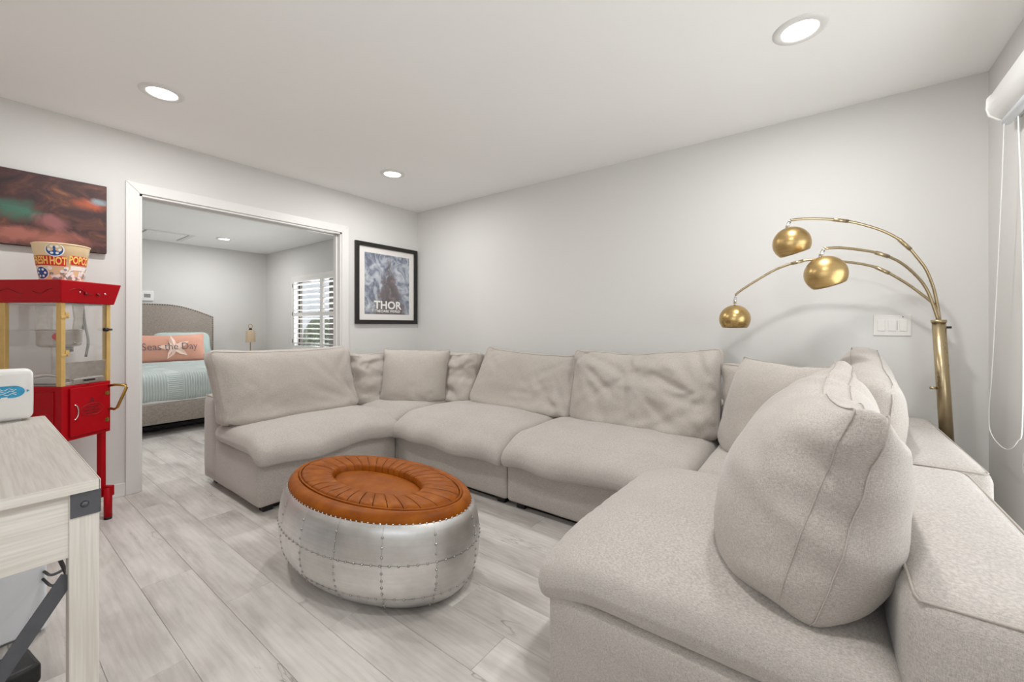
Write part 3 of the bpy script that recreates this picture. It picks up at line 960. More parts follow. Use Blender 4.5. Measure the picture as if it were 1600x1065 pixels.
for i in range(720):
    p = lambda t: Vector((.38 * math.cos(t), .19 * math.sin(t), 0))
    L.append(L[-1] + (p(ang_s[i + 1]) - p(ang_s[i])).length)
for sgm in range(NS):
    a0 = float(np.interp(L[-1] * sgm / NS, L, ang_s)); a1 = float(np.interp(L[-1] * (sgm + 1) / NS, L, ang_s))
    gap = .0036
    prof2 = [(0, .386), (.02, .398), (.06, .406), (.16, .411), (.35, .414), (.65, .413), (.85, .410), (.94, .405), (.985, .396), (1, .366)]
    pv = []; pf = []
    NU = 6
    for fr, z in prof2:
        for i in range(NU + 1):
            uu = i / NU
            t = a0 + gap / .4 * .5 + (a1 - a0 - gap / .4) * uu
            edge = 1 - abs(2 * uu - 1) ** 4
            zz = z - .0036 * (1 - edge) * (1 if .04 < fr < .97 else .3) + .0016 * noise.noise(Vector((fr * 5, sgm * 2.3, uu * 2)))
            aa, bb = AO + (AI - AO) * fr, BO + (BI - BO) * fr
            pv.append((aa * math.cos(t), bb * math.sin(t), zz))
    for k in range(len(prof2) - 1):
        for i in range(NU):
            q = k * (NU + 1) + i
            pf.append((q, q + 1, q + NU + 2, q + NU + 1))
    MB().add(pv, pf).build('leather_segment', 'leather', ot, True)
v, f = ell_ring([(AO - .004, BO - .004, .384), (AO - .012, BO - .012, .400), (AI + .012, BI + .012, .402), (AI + .002, BI + .002, .368)])
MB().add(v, f).build('seam_lining', 'seamleather', ot, True)
v, f = ell_ring([(AI + .004, BI + .004, .366), (AI - .004, BI - .004, .374), (AI - .02, BI - .018, .381), (AI * .5, BI * .5, .385), (.0002, .0002, .386)])
MB().add(v, f).build('centre_pad', 'leather', ot, True)
pts = [((AO + .004) * math.cos(t), (BO + .004) * math.sin(t), .399) for t in [2 * PI * i / 96 for i in range(96)]]
MB().tube(pts, .005, 6, True).build('piping', 'leather', ot, True)

# ================================================================== ARC LAMP
lp = thing('arc_floor_lamp', 'antique brass arc floor lamp with three ball shades behind the sofa corner', 'floor lamp', (.525, 2.975, 0))
LO = Vector((.525, 2.975, 0))
base_p, top_p = Vector((0, 0, .03)), Vector((-.052, .02, 1.16))
MB().lathe([(.125, 0), (.128, .012), (.12, .024), (.03, .03), (.028, .04)], 40).build('base', 'brass_pole', lp, True)
MB().cyl(base_p, base_p.lerp(top_p, .45), .0285, n=24).cyl(base_p.lerp(top_p, .45), top_p, .0265, n=24).build('pole', 'brass_pole', lp, True)
MB().cyl(top_p - Vector((0, 0, .006)), top_p + Vector((0, 0, .008)), .030, n=24).build('collar', 'brass_pole', lp, True)
MB().cyl(top_p + Vector((.026, 0, -.03)), top_p + Vector((.046, -.003, -.03)), .006, n=10).build('set_screw', 'black', lp, True)
ks = base_p.lerp(top_p, .70)
MB().cyl(ks + Vector((-.026, -.01, 0)), ks + Vector((-.05, -.018, 0)), .007, n=10).build('switch_knob', 'brass_pole', lp, True)
def unproj(px, py, p0, nrm):
    """ray of a photograph pixel -> point on the vertical plane through p0"""
    s, c_ = math.sin(YAW), math.cos(YAW)
    r = (px - 800) / FPX; u = (HOR - py) / FPX
    d = Vector((c_ * r - s, s * r + c_, u)); o = Vector((0, 0, EYE))
    t = (Vector(p0) - o).dot(nrm) / d.dot(nrm)
    return o + d * t
TOPW = LO + top_p
# arm curves (metres, world) measured for each arm's own vertical plane, then the ball on the end
ARMS = [
    ((-.132, 2.643, 1.575), [(1470, 500), (1464, 474), (1458, 448), (1448, 423), (1437, 407), (1414, 381), (1385, 363), (1346, 350), (1314, 344), (1278, 341.5), (1250, 342), (1235, 344)], [5, 8], (.36, -.10)),
    ((.011, 2.50, 1.387), [(1465, 500), (1458, 477), (1448, 452), (1432, 431), (1407, 410), (1378, 397), (1350, 391), (1314, 387), (1288, 388)], [5], (.36, -.08)),
    ((-.44, 2.90, 1.18), [(1468, 498), (1460, 477), (1442, 461), (1414, 441), (1378, 421), (1350, 413), (1318, 408.5), (1290, 406), (1271, 405.5), (1246, 409), (1214, 420), (1182, 438), (1157, 454), (1149, 461)], [4, 9], (.0, .0)),
]
SR = .086
for bc, scr, joints_, tilt in ARMS:
    bc = Vector(bc)
    d2 = Vector((bc.x - TOPW.x, bc.y - TOPW.y, 0)); nrm = Vector((-d2.y, d2.x, 0)).normalized()
    W3 = [unproj(x, y, TOPW, nrm) - LO for x, y in scr]
    W3[0] = top_p + (W3[0] - top_p) * .5; W3.insert(0, top_p + Vector((0, 0, -.03)) + (W3[0] - top_p) * .3)
    cur = spline(W3, 6)
    arm = MB().tube(cur, .0068, 10).build('arm', 'brass_pole', lp, True)
    for j in joints_:
        k = (j + 1) * 6
        MB().cyl(cur[k - 2], cur[k + 2], .0095, n=12).build('joint_sleeve', 'brass_pole', arm, True)
    end = cur[-1]
    axis = Vector((tilt[0] * .79 + .0, tilt[0] * .60, 0)) + Vector((0, 0, -1))     # shade opens down and to the right
    axis.normalize()
    ctr = bc - LO
    topb = ctr - axis * SR
    MB().cyl(end, end.lerp(topb, .25), .005, n=8).cyl(end.lerp(topb, .2), end.lerp(topb, .85), .0085, n=12).cyl(end.lerp(topb, .8), topb, .005, n=8).build('swivel', 'chrome', arm, True)
    q = (-axis).to_track_quat('Z', 'Y').to_matrix()
    cutz = -.62
    pr_ = [(SR * math.sin(t), SR * math.cos(t)) for t in [PI * .004 + (PI - math.acos(-cutz) - 0) * 0 + (math.acos(cutz)) * i / 22 for i in range(23)]]
    pr_ = pr_[::-1]
    sh = MB().lathe(pr_, 40, q, ctr, cap=False).build('ball_shade', 'brass', lp, True)
    so = sh.modifiers.new('solid', 'SOLIDIFY'); so.thickness = .0018; so.offset = 1
    pi_ = [((SR - .004) * math.sin(t), (SR - .004) * math.cos(t)) for t in [.01 + math.acos(cutz) * i / 16 for i in range(17)]][::-1]
    MB().lathe(pi_, 32, q, ctr, cap=False).build('shade_lining', 'bulbdark', sh, True)
    MB().cyl(ctr - axis * .06, ctr + axis * .0, .018, n=12).lathe([(.018, 0), (.03, .02), (.028, .035), (.012, .046)], 16, (axis).to_track_quat('Z', 'Y').to_matrix(), ctr).build('bulb', 'white', sh, True)

# ================================================================== WALL ITEMS
sw = thing('light_switch', 'white triple rocker light switch plate on the back wall', 'light switch', (.312, YB, 1.14))
MB().box((-.0795, -.006, -.0585), (.0795, 0, .0585)).build('plate', 'switch', sw, bevel=.003)
for x in (-.046, 0, .046):
    MB().box((x - .0165, -.010, -.032), (x + .0165, -.005, .032)).build('rocker', 'switch', sw, bevel=.002)
MB().box((.021, -.0068, -.026), (.0228, -.0058, .026)).build('dimmer_slot', 'grey', sw)
MB().lathe([(.0028, 0), (.0028, .002)], 10, Vector((0, -1, 0)).to_track_quat('Z', 'Y').to_matrix(), (.045, -.006, .047)).build('indicator', 'black', sw)

# poster: black frame, white mat, flat blue-grey print
def poster_mat():
    n = NT('blue_grey_poster_print')
    v = n.coord()
    a = n.noise(n.coord(scale=(1, 6, 5)), 1.6, 6.0, 0.62, 1.2)
    b = n.noise(n.coord(scale=(1, 9, 7)), 2.2, 5.0, 0.6, 0.5)
    c = n.ramp(a, [(0.3, rgb(48, 52, 68)), (0.43, rgb(104, 114, 138)), (0.55, rgb(172, 180, 192)), (0.72, rgb(214, 216, 220))])
    sep = n.n('ShaderNodeSeparateXYZ', None, Vector=v)
    # a plain dark column in the lower middle of the print
    yy = n.math('ABSOLUTE', n.math('SUBTRACT', sep.outputs[1], .02))
    zz = sep.outputs[2]
    half = n.math('MULTIPLY_ADD', n.math('SUBTRACT', .16, zz), .40, .06)
    m = n.math('SUBTRACT', half, yy)
    m = n.math('ADD', m, n.math('MULTIPLY', n.math('SUBTRACT', b, .5), .28))
    msk = n.ramp(m, [(0.0, (0, 0, 0, 1)), (0.07, (1, 1, 1, 1))])
    dark = n.ramp(b, [(0.3, rgb(44, 34, 42)), (0.55, rgb(86, 74, 80)), (0.7, rgb(140, 120, 122))])
    n.pr(Base__Color=n.mix(msk, c, dark), Roughness=0.45)
    return n.m
PY0, PY1, PZ0, PZ1 = 2.345, 3.128, 1.155, 1.992
po = thing('framed_poster', 'black framed poster with white mat beside the bedroom doorway', 'picture', (XL, (PY0 + PY1) / 2, (PZ0 + PZ1) / 2))
hw, hh, fw = (PY1 - PY0) / 2, (PZ1 - PZ0) / 2, .042
f4 = [((0, -hw, -hh), (.028, -hw + fw, hh)), ((0, hw - fw, -hh), (.028, hw, hh)), ((0, -hw + fw, -hh), (.028, hw - fw, -hh + fw)), ((0, -hw + fw, hh - fw), (.028, hw - fw, hh))]
for a, b in f4:
    MB().box(a, b).build('frame_bar', 'frame', po, bevel=.003)
MB().box((.002, -hw + fw, -hh + fw), (.010, hw - fw, hh - fw)).build('mat_board', 'mat', po)
pr = MB().box((.010, -.283, -.316), (.0108, .283, .318)).build('print', poster_mat(), po)
V, F = text_geo('THOR', .115, bold=True)
MB().add([(.0113, v.x * 1.08, v.y - .222) for v in V], F).build('title_lettering', 'inkwhite', pr)
V, F = text_geo('THE DARK WORLD', .036, bold=True)
MB().add([(.0113, v.x * 1.0, v.y - .283) for v in V], F).build('subtitle_lettering', 'inkwhite', pr)
MB().box((.0125, -hw + fw, -hh + fw), (.0145, hw - fw, hh - fw)).build('glazing', 'glass', po)

def canvas_mat():
    n = NT('dark_warm_canvas_print')
    v = n.coord()
    a = n.noise(n.coord(scale=(1, 5, 7)), 1.3, 6.0, 0.6, 1.0)
    c = n.ramp(a, [(0.3, rgb(36, 22, 26)), (0.5, rgb(66, 38, 38)), (0.62, rgb(96, 58, 44)), (0.75, rgb(140, 88, 60))])
    def blob(cy, cz, ry, rz, col, soft, c, rot=0.0):
        mp = n.n('ShaderNodeMapping', None, Vector=v, Location=(0, -cy, -cz))
        mp2 = n.n('ShaderNodeMapping', None, Vector=mp.outputs[0], Scale=(0, 1 / ry, 1 / rz), Rotation=(rot, 0, 0))
        ln = n.n('ShaderNodeVectorMath', {'operation': 'LENGTH'}, _0=mp2.outputs[0])
        w = n.math('ADD', ln.outputs[1], n.math('MULTIPLY', n.math('SUBTRACT', a, .5), 2.2))
        mk = n.ramp(w, [(1 - soft, (1, 1, 1, 1)), (1.0, (0, 0, 0, 1))])
        return n.mix(mk, c, col)
    c = blob(.05, -.155, .33, .06, rgb(158, 96, 84), .7, c)
    c = blob(.0, -.02, .13, .075, rgb(62, 104, 88), .7, c)
    c = blob(.15, -.06, .09, .055, rgb(140, 88, 88), .8, c)
    c = blob(.31, .08, .11, .045, rgb(172, 84, 54), .7, c)
    c = blob(.36, .105, .06, .028, rgb(136, 150, 158), .7, c)
    n.pr(Base__Color=c, Roughness=0.6)
    return n.m
cv_ = thing('canvas_print', 'unframed dark canvas print on the wall above the red popcorn cart', 'picture', (XL, .165, 1.8205))
MB().box((.002, -.39, -.217), (.036, .39, .217)).build('canvas_wrap', plain('dark_canvas_edge', rgb(46, 30, 32), .8, var=.2, scale=30), cv_, bevel=.003)
MB().box((.036, -.388, -.215), (.0372, .388, .215)).build('print', canvas_mat(), cv_)

# roller shade on the right wall, chain, tensioner
rs = thing('roller_shade', 'white roller shade cassette at the top of the right wall', 'window shade', (XR, 2.72, 2.085))
seg = [(0.0, -.055), (-.03, -.06), (-.062, -.052), (-.092, -.025), (-.10, .005), (-.098, .05), (-.085, .065), (0, .065)]
MB().prism([(x, z) for x, z in seg], 'y', -1.82, -.012).build('cassette', 'white', rs, True, bevel=.004)
MB().prism([(x * 1.04, z * 1.05) for x, z in seg], 'y', -.012, 0).build('end_cap', 'white', rs, bevel=.004)
MB().cyl((-.045, -1.80, -.066), (-.045, -.02, -.066), .018, n=16).build('rolled_fabric', 'palebox', rs, True)
ch = []
for (py, pz) in [(-.035, -.05), (.013, -.45), (.116, -1.10), (.172, -1.36), (.13, -1.45), (-.05, -1.472), (-.18, -1.41), (-.235, -1.30), (-.235, -.675), (-.19, -.11)]:
    ch.append((-.055, py, pz))
tag(MB().tube([Vector(p) + Vector((XR, 2.72, 2.085)) for p in spline(ch, 8)], .0022, 6).build('pull_chain', 'white', None, True), 'thin white looped pull cord hanging below the roller shade', 'pull cord')
tn = thing('chain_tensioner', 'small white wall clip for the pull cord by the window', 'wall clip', (XR, 2.62, .555))
MB().prism([(-.03, -.03), (.03, -.03), (.038, .0), (.03, .05), (.01, .07), (-.01, .07), (-.03, .05), (-.038, 0)], 'x', -.014, 0).build('body', 'white', tn, bevel=.004)
MB().cyl((-.0145, 0, -.005), (-.016, 0, -.005), .006, n=10).cyl((-.0145, .004, .012), (-.016, .004, .012), .005, n=10).build('screw', 'grey', tn)

# ================================================================== POPCORN CART
PCX, PCY, PRZ = -3.243, .311, YAW - .03
pc = thing('popcorn_cart', 'red popcorn machine cart with glass box and gold posts by the doorway', 'popcorn machine', (PCX, PCY, 0), PRZ)
# local: x from -W (left) to 0 (right face with doors), y from 0 (front) to D (rear)
PWD, PDP = .345, .262
Z0, Z1, Z2, Z3 = .512, .818, 1.262, 1.382
def slab(pts_lo, z_lo, pts_hi, z_hi):
    v = [(x, y, z_lo) for x, y in pts_lo] + [(x, y, z_hi) for x, y in pts_hi]
    return v, [(3, 2, 1, 0), (4, 5, 6, 7), (0, 1, 5, 4), (1, 2, 6, 5), (2, 3, 7, 6), (3, 0, 4, 7)]
def rect(x0, x1, y0, y1): return [(x0, y0), (x1, y0), (x1, y1), (x0, y1)]
v, f = slab(rect(-PWD - .012, .012, -.012, PDP + .012), Z2, rect(-PWD - .034, .034, -.034, PDP + .034), Z3)
cn = MB().add(v, f).build('canopy', 'red', pc, bevel=.005)
MB().box((-PWD + .01, .01, Z2 - .008), (-.01, PDP - .01, Z2)).build('canopy_underside', 'steel', cn)
# dark scroll ornament lines and dials on the canopy faces
def canopy_pt(face, s, t, off=.0015):
    e = .012 + .022 * t + off
    z = Z2 + (Z3 - Z2) * t
    return (e, s, z) if face == 'r' else (s, -e, z)
orn = MB()
for x0, x1, sg in ((-.31, -.19, 1), (-.13, -.02, -1)):
    orn.tube([canopy_pt('f', x0 + (x1 - x0) * i / 10, .5 + sg * .10 * math.sin(i / 10 * PI * 1.6)) for i in range(11)], .0016, 5)
orn.tube([canopy_pt('r', .02 + .12 * i / 10, .55 + .12 * math.sin(i / 10 * PI * 1.7)) for i in range(11)], .0016, 5)
orn.build('scroll_print', 'reddark', cn)
dl = MB()
for s, r in ((.10, .007), (.165, .007)):
    p = canopy_pt('r', s, .45); dl.cyl(p, (p[0] + .008, p[1], p[2] - .001), r, n=12)
dl.build('dial', 'reddark', cn, True)
for s in (.07, .205):
    p = canopy_pt('r', s, .5); MB().cyl(p, (p[0] + .003, p[1], p[2]), .0045, n=10).build('rocker_switch', 'chrome', cn, True)
PS = .030
for x in (-PWD, -PS):
    for y in (0, PDP - PS * .7):
        rl_ = y > 0 and x < -.1
        MB().box((x, y, Z1 - .006), (x + (.012 if rl_ else PS), y + PS * .7, Z2)).build('post', 'steel' if rl_ else 'gold', pc, bevel=.002)
MB().box((-PWD + PS, .008, Z1), (-PS, .012, Z2)).build('pane', 'glass', pc)
MB().box((-PWD + PS, PDP - .012, Z1), (-PS, PDP - .008, Z2)).build('pane', 'glass', pc)
MB().box((-PWD + .01, PS * .7, Z1), (-PWD + .014, PDP - PS * .7, Z2)).build('pane', 'glass', pc)
gd = MB().box((-.010, PS * .7, .935), (-.006, PDP - PS * .7, Z2)).build('glass_door', 'glass', pc)
for z in (.995, 1.20):
    MB().box((-.006, -.002, z - .022), (.004, .030, z - .010)).box((-.006, .018, z - .022), (.004, .036, z + .01)).build('hinge', 'gold', gd, bevel=.001)
MB().cyl((-.006, PDP - .03, 1.115), (.012, PDP - .03, 1.115), .011, n=14).cyl((.012, PDP - .045, 1.115), (.012, PDP - .005, 1.115), .006, n=10).build('latch', 'black', gd, True)
# scrap tray flap and deck
MB().box((-PWD + .008, .008, Z1 - .006), (-.008, PDP - .008, Z1 + .012)).build('deck', 'steel', pc, bevel=.002)
MB().box((-.016, PS * .7, Z1 + .03), (-.009, PDP - PS * .6, .938)).box((-.02, PS * .3, .930), (-.006, PDP - PS * .2, .938)).build('steel_flap', 'steel', pc, bevel=.001)
MB().box((-.02, .06, Z1 + .004), (.002, PDP - .04, Z1 + .026)).build('crumb_drawer', 'steel', pc, bevel=.002)
MB().box((.001, .11, Z1 + .010), (.012, .165, Z1 + .020)).build('drawer_pull', 'black', pc, bevel=.002)
# kettle
kx, ky, kz = -.172, .14, 1.018
kt = MB().lathe([(.070, 0), (.084, .006), (.090, .02), (.090, .085), (.093, .088), (.093, .094), (.087, .094), (.084, .03), (.075, .02)], 28, None, (kx, ky, kz)).build('kettle', 'steel', pc, True)
MB().box((kx - .095, ky - .065, kz + .094), (kx + .095, ky - .003, kz + .099)).build('kettle_lid', 'steel', kt, bevel=.002)
MB().box((kx - .095, ky + .003, kz + .094), (kx + .095, ky + .065, kz + .099)).build('kettle_lid', 'steel', kt, bevel=.002)
MB().lathe([(.034, 0), (.034, .028)], 16, None, (kx + .03, ky, kz - .028)).build('kettle_motor', 'grey', kt, True)
MB().tube([(kx + .074, ky, kz + .05), (kx + .095, ky, kz + .02), (kx + .135, ky - .01, kz + .02)], .004, 6).build('crank', 'chrome', kt, True)
MB().lathe([(.018, 0), (.020, .003), (.006, .006)], 14, Vector((.45, -.9, 0)).to_track_quat('Z', 'Y').to_matrix(), (kx + .062, ky - .066, kz + .060)).build('warning_sticker', 'inkred', kt)
for s in (-1, 1):
    MB().prism([(ky - .028, kz + .10), (ky + .028, kz + .10), (ky + .02, kz + .16), (ky + .03, Z2), (ky - .03, Z2), (ky - .02, kz + .16)], 'x', kx + s * .108 - .004, kx + s * .108 + .004).build('kettle_bracket', 'steel', pc)
MB().tube(spline([(kx + .09, ky + .04, Z2), (kx + .115, ky + .03, 1.15), (kx + .135, ky + .03, 1.05), (kx + .12, ky + .03, .96)], 6), .006, 8).build('power_lead', 'grey', pc, True)
MB().tube(spline([(-.26, .06, Z1 + .03), (-.20, .10, Z1 + .045), (-.12, .13, Z1 + .025), (-.07, .11, Z1 + .02)], 6), .010, 8).build('scoop_handle', 'steel', pc, True)
# cabinet
cb = MB().box((-PWD, 0, Z0), (0, PDP, Z1 - .006)).build('cabinet', 'red', pc, bevel=.004)
for a, b in (((-PWD + .02, -.004, Z0 + .03), (-PWD + .026, 0, Z1 - .03)), ((-.045, -.004, Z0 + .03), (-.04, 0, Z1 - .03)), ((-PWD + .02, -.004, Z1 - .036), (-.04, 0, Z1 - .03)), ((-PWD + .02, -.004, Z0 + .03), (-.04, 0, Z0 + .036))):
    MB().box(a, b).build('panel_moulding', 'red', cb, bevel=.001)
dr = MB().box((0, .035, Z0 + .02), (.012, PDP - .012, Z1 - .022)).build('door', 'red', pc, bevel=.003)
for z in (Z0 + .075, Z1 - .075):
    MB().cyl((.012, PDP - .03, z - .012), (.012, PDP - .03, z + .012), .004, n=8).box((.011, PDP - .045, z - .009), (.0145, PDP - .02, z + .009)).build('hinge', 'goldm', dr)
zc = (Z0 + Z1) / 2
MB().tube([(.014, .052 + .020 * math.sin(t), zc + .04 * math.cos(t)) for t in [PI * i / 14 for i in range(15)]], .0032, 6).build('handle', 'chrome', dr, True)
em = MB()
ey = .145
for k in range(3):
    em.box((.0118, ey - .045 + .01 * abs(k - 1), zc - .022 + k * .016), (.0126, ey + .045 - .01 * abs(k - 1), zc - .014 + k * .016))
em.tube([(.0124, ey + .062 * math.cos(t), zc + .034 * math.sin(t)) for t in [2 * PI * i / 24 for i in range(24)]], .0014, 5, True)
em.prism([(ey, zc + .07), (ey - .018, zc + .042), (ey + .018, zc + .042)], 'x', .0118, .0126)
em.build('faded_emblem', 'reddark', dr)
# legs, feet, handle
for x in (-PWD + .02, -.02):
    for y in (.02, PDP - .04):
        lg = MB().box((x - .018, y - .006, .13), (x + .012, y + .022, Z0)).build('leg', 'red', pc, bevel=.003)
        if y > .1:
            MB().box((x - .022, y + .004, .135), (x + .055, y + .030, .195)).build('foot_bracket', 'red', lg, bevel=.003)
            MB().lathe([(.019, .012), (.019, .185)], 14, None, (x + .033, y + .012, 0)).build('foot', 'red', lg, True)
            MB().lathe([(.0185, 0), (.0195, .014)], 14, None, (x + .033, y + .012, 0)).build('foot_tip', 'black', lg, True)
            MB().cyl((x - .024, y + .0, .165), (x - .024, y + .012, .165), .008, n=10).build('bolt', 'chrome', lg, True)
        else:
            MB().lathe([(.019, 0), (.019, .14)], 14, None, (x - .003, y + .008, 0)).build('foot', 'red', lg, True)
hd = [(0, PDP - .02, .782), (.05, PDP - .02, .790), (.112, PDP - .02, .787), (.118, PDP - .02, .774), (.062, PDP - .02, .655), (.045, PDP - .02, .645), (0, PDP - .02, .652)]
MB().tube(hd, .0075, 8).build('push_handle', 'goldm', pc, True)

# popcorn bucket standing on the canopy
def pl(x, y, z):
    a = Matrix.Rotation(PRZ, 3, 'Z') @ Vector((x, y, z))
    return (PCX + a.x, PCY + a.y, z)
bk = thing('popcorn_bucket', 'printed popcorn bucket standing on top of the red cart', 'bucket', pl(-.155, .135, Z3 + .001), PRZ)
BR0, BR1, BH = .084, .112, .205
shell = MB().lathe([(BR0, 0), (BR1, BH), (BR1 + .004, BH + .002), (BR1 + .002, BH - .004), (BR0 - .003, .006), (.002, .006)], 48, cap=False).lathe([(.002, 0), (BR0, 0)], 48, cap=False).build('tub', 'paper', bk, True)
MB().tube([((BR1 + .002) * math.cos(t), (BR1 + .002) * math.sin(t), BH) for t in [2 * PI * i / 48 for i in range(48)]], .0035, 6, True).build('rolled_rim', 'paper', bk, True)
def onbucket(a, z, off=.0012):
    r = BR0 + (BR1 - BR0) * z / BH + off
    return (r * math.cos(a), r * math.sin(a), z)
def patch(a0, a1, z0, z1, mat, name, off=.0012, n=14):
    v = []; f = []
    for i in range(n + 1):
        a = a0 + (a1 - a0) * i / n
        v += [onbucket(a, z0, off), onbucket(a, z1, off)]
    for i in range(n): f.append((2 * i, 2 * i + 2, 2 * i + 3, 2 * i + 1))
    return MB().add(v, f).build(name, mat, bk, True)
def btext(body, a_c, z_c, size, mat, off=.003, xs=.62, ys=1.2):
    V, F = text_geo(body, size, bold=True)
    R = (BR0 + BR1) / 2
    MB().add([onbucket(a_c + v.x * xs / R, z_c + v.y * ys, off) for v in V], F).build('lettering', mat, bk)
A1 = -1.46          # left printed side, faces the camera's left
A2 = .10
patch(A1 - .85, A1 + .92, .084, .137, 'inkred', 'red_banner')
btext('FRESH', A1 - .17, .110, .046, 'inkyel')
btext('HOT', A1 + .62, .109, .048, 'inkyel')
patch(A2 - .45, A2 + 1.2, .095, .145, 'inkred', 'red_banner')
btext('POPCORN', A2 + .18, .120, .048, 'inkyel')
patch(A2 - .45, A2 + .9, .066, .088, 'inkwhite', 'white_banner')
def reel(a_c, z_c, r, name='film_reel'):
    R = BR0 + (BR1 - BR0) * z_c / BH
    def P(u, w, off): return onbucket(a_c + u / R, z_c + w, off)
    n = 28
    v = [P(r * math.cos(2 * PI * i / n), r * math.sin(2 * PI * i / n), .002) for i in range(n)] + [P(0, 0, .002)]
    ro = MB().add(v, [(i, (i + 1) % n, n) for i in range(n)]).build(name, 'inkblue', bk)
    wm = MB()
    for k in range(6):
        cx, cy = r * .62 * math.cos(PI / 3 * k), r * .62 * math.sin(PI / 3 * k)
        v = [P(cx + r * .2 * math.cos(2 * PI * i / 10), cy + r * .2 * math.sin(2 * PI * i / 10), .0032) for i in range(10)]
        wm.add(v, [tuple(range(10))])
    v = [P(r * rr * math.cos(2 * PI * i / n), r * rr * math.sin(2 * PI * i / n), .0028) for rr in (1.0, 1.14) for i in range(n)]
    wm.add(v, [(i, (i + 1) % n, n + (i + 1) % n, n + i) for i in range(n)])
    wm.build('reel_holes', 'inkwhite', ro)
reel(A1 + .50, .170, .033); reel(A1 - .18, .044, .032)
rnd = random.Random(3)
pk = MB(); pk2 = MB()
for k in range(70):
    a = A1 + .25 + rnd.random() * 2.2; z = .006 + rnd.random() * .068
    if A2 - .4 < a < A2 + .55 and z > .062: continue
    n = 7; r = .006 + rnd.random() * .005; R = BR0 + .01
    v = [onbucket(a + r * math.cos(2 * PI * i / n) * (.8 + .4 * rnd.random()) / R, max(.002, z + r * math.sin(2 * PI * i / n)), .0018 + .00002 * k) for i in range(n)]
    (pk if k % 3 else pk2).add(v, [tuple(range(n))])
tag(pk.build('popcorn_print', 'inkwhite', bk), kind='stuff')
tag(pk2.build('popcorn_shadow_print', 'grey', bk), kind='stuff')

# ================================================================== DESK WITH METAL CORNERS
DX0, DX1, DYF, DYB, DTOP = -2.695, -1.473, .208, -.215, .75
dk = thing('desk', 'whitewashed wooden desk with dark metal corner plates and crossed brace', 'desk', ((DX0 + DX1) / 2, 0, 0))
ox = (DX0 + DX1) / 2
hx = (DX1 - DX0) / 2
MB().box((-hx, DYB, DTOP - .026), (hx, DYF, DTOP)).build('desk_top', 'wash_shaded_top', dk, bevel=.004)
LGW = .054
MB().box((hx, DYB + .003, DTOP - .0255), (hx + .0015, DYF - .002, DTOP - .001)).build('edge_band', 'wash_y', dk)
MB().box((-hx + .003, DYF, DTOP - .0255), (hx, DYF + .0015, DTOP - .001)).build('edge_band', 'wash_x', dk)
for sx in (-1, 1):
    for y in (DYB + .02, DYF + .001 - LGW):
        x = sx * (hx - .012) - (LGW if sx > 0 else 0)
        l_ = MB().box((x, y, 0), (x + LGW, y + LGW, DTOP - .026)).build('leg', 'wash_z', dk, bevel=.002)
        xo = x + (LGW if sx > 0 else 0)
        MB().box((min(xo, xo + sx * .004), y + .002, DTOP - .026 - .062), (max(xo, xo + sx * .004), y + LGW + .001, DTOP - .028)).build('corner_plate', 'gunmetal', l_, bevel=.001)
        MB().dome((xo + sx * .004, y + LGW * .5, DTOP - .058), (sx, 0, 0), .008, 12, .8).build('bolt', 'gunmetal', l_, True)
        if y > 0:
            MB().box((x - .0, y + LGW, DTOP - .088), (x + LGW, y + LGW + .003, DTOP - .028)).build('corner_plate', 'gunmetal', l_, bevel=.001)
for sx in (-1, 1):
    xo = sx * (hx - .016)
    MB().box((min(xo, xo - sx * .02), DYB + .08, .565), (max(xo, xo - sx * .02), DYF - .052, DTOP - .026)).build('end_apron', 'wash_y', dk, bevel=.002)
    za, zb = .56, .14
    for (y0, z0, y1, z1, dx) in ((DYF - .05, .515, DYB + .07, .02, 0), (DYF - .05, .02, DYB + .07, .515, .006)):
        p0 = Vector((0, y0, z0)); p1 = Vector((0, y1, z1)); d_ = (p1 - p0).normalized(); nn_ = Vector((0, -d_.z, d_.y)) * .016
        xx = sx * (hx - .035) + dx
        MB().prism([((p0 + nn_).y, (p0 + nn_).z), ((p0 - nn_).y, (p0 - nn_).z), ((p1 - nn_).y, (p1 - nn_).z), ((p1 + nn_).y, (p1 + nn_).z)], 'x', xx - .002, xx + .002).build('cross_brace', 'gunmetal', dk)
MB().box((-hx + .07, DYB + .03, .60), (hx - .07, DYB + .05, DTOP - .026)).build('back_apron', 'wash_x', dk, bevel=.002)

rb = thing('white_appliance', 'glossy white rounded box with blue label at the far end of the desk', 'appliance', (-2.612, -.018, DTOP))
V, Q = soft_box(-.055, .0, -.19, .19, .004, .212, .022, .05, .002, 3, 0)
mesh_np('body', V, Q, 'white', rb)
MB().box((-.045, -.16, 0), (-.012, .16, .006)).build('base_foot', 'grey', rb)
n = 20
cap = [(.135 + .032 * math.cos(-PI / 2 + PI * i / n) - .0, .122 + .024 * math.sin(-PI / 2 + PI * i / n)) for i in range(n + 1)] + [(.06, .146), (.055, .122), (.06, .098)]
lb = MB().prism(cap, 'x', .0022, .0032).build('blue_label', 'bluelabel', rb)
MB().prism([(.172, .128), (.180, .122), (.172, .117)], 'x', .0022, .0032).build('label_tip', 'bluelabel', lb)
MB().box((.0022, .105, .094), (.0034, .122, .102)).build('label_stamp', 'inkwhite', lb)
wv = MB()
for k in range(3):
    wv.tube([(.0034, .075 + .07 * i / 12, .112 + .01 * k + .004 * math.sin(i * 1.4 + k)) for i in range(13)], .0012, 4)
wv.build('label_script', 'inkwhite', lb)
MB().dome((.002, .105, .190), (1, 0, 0), .003, 8).build('status_light', 'inkwhite', rb, True)

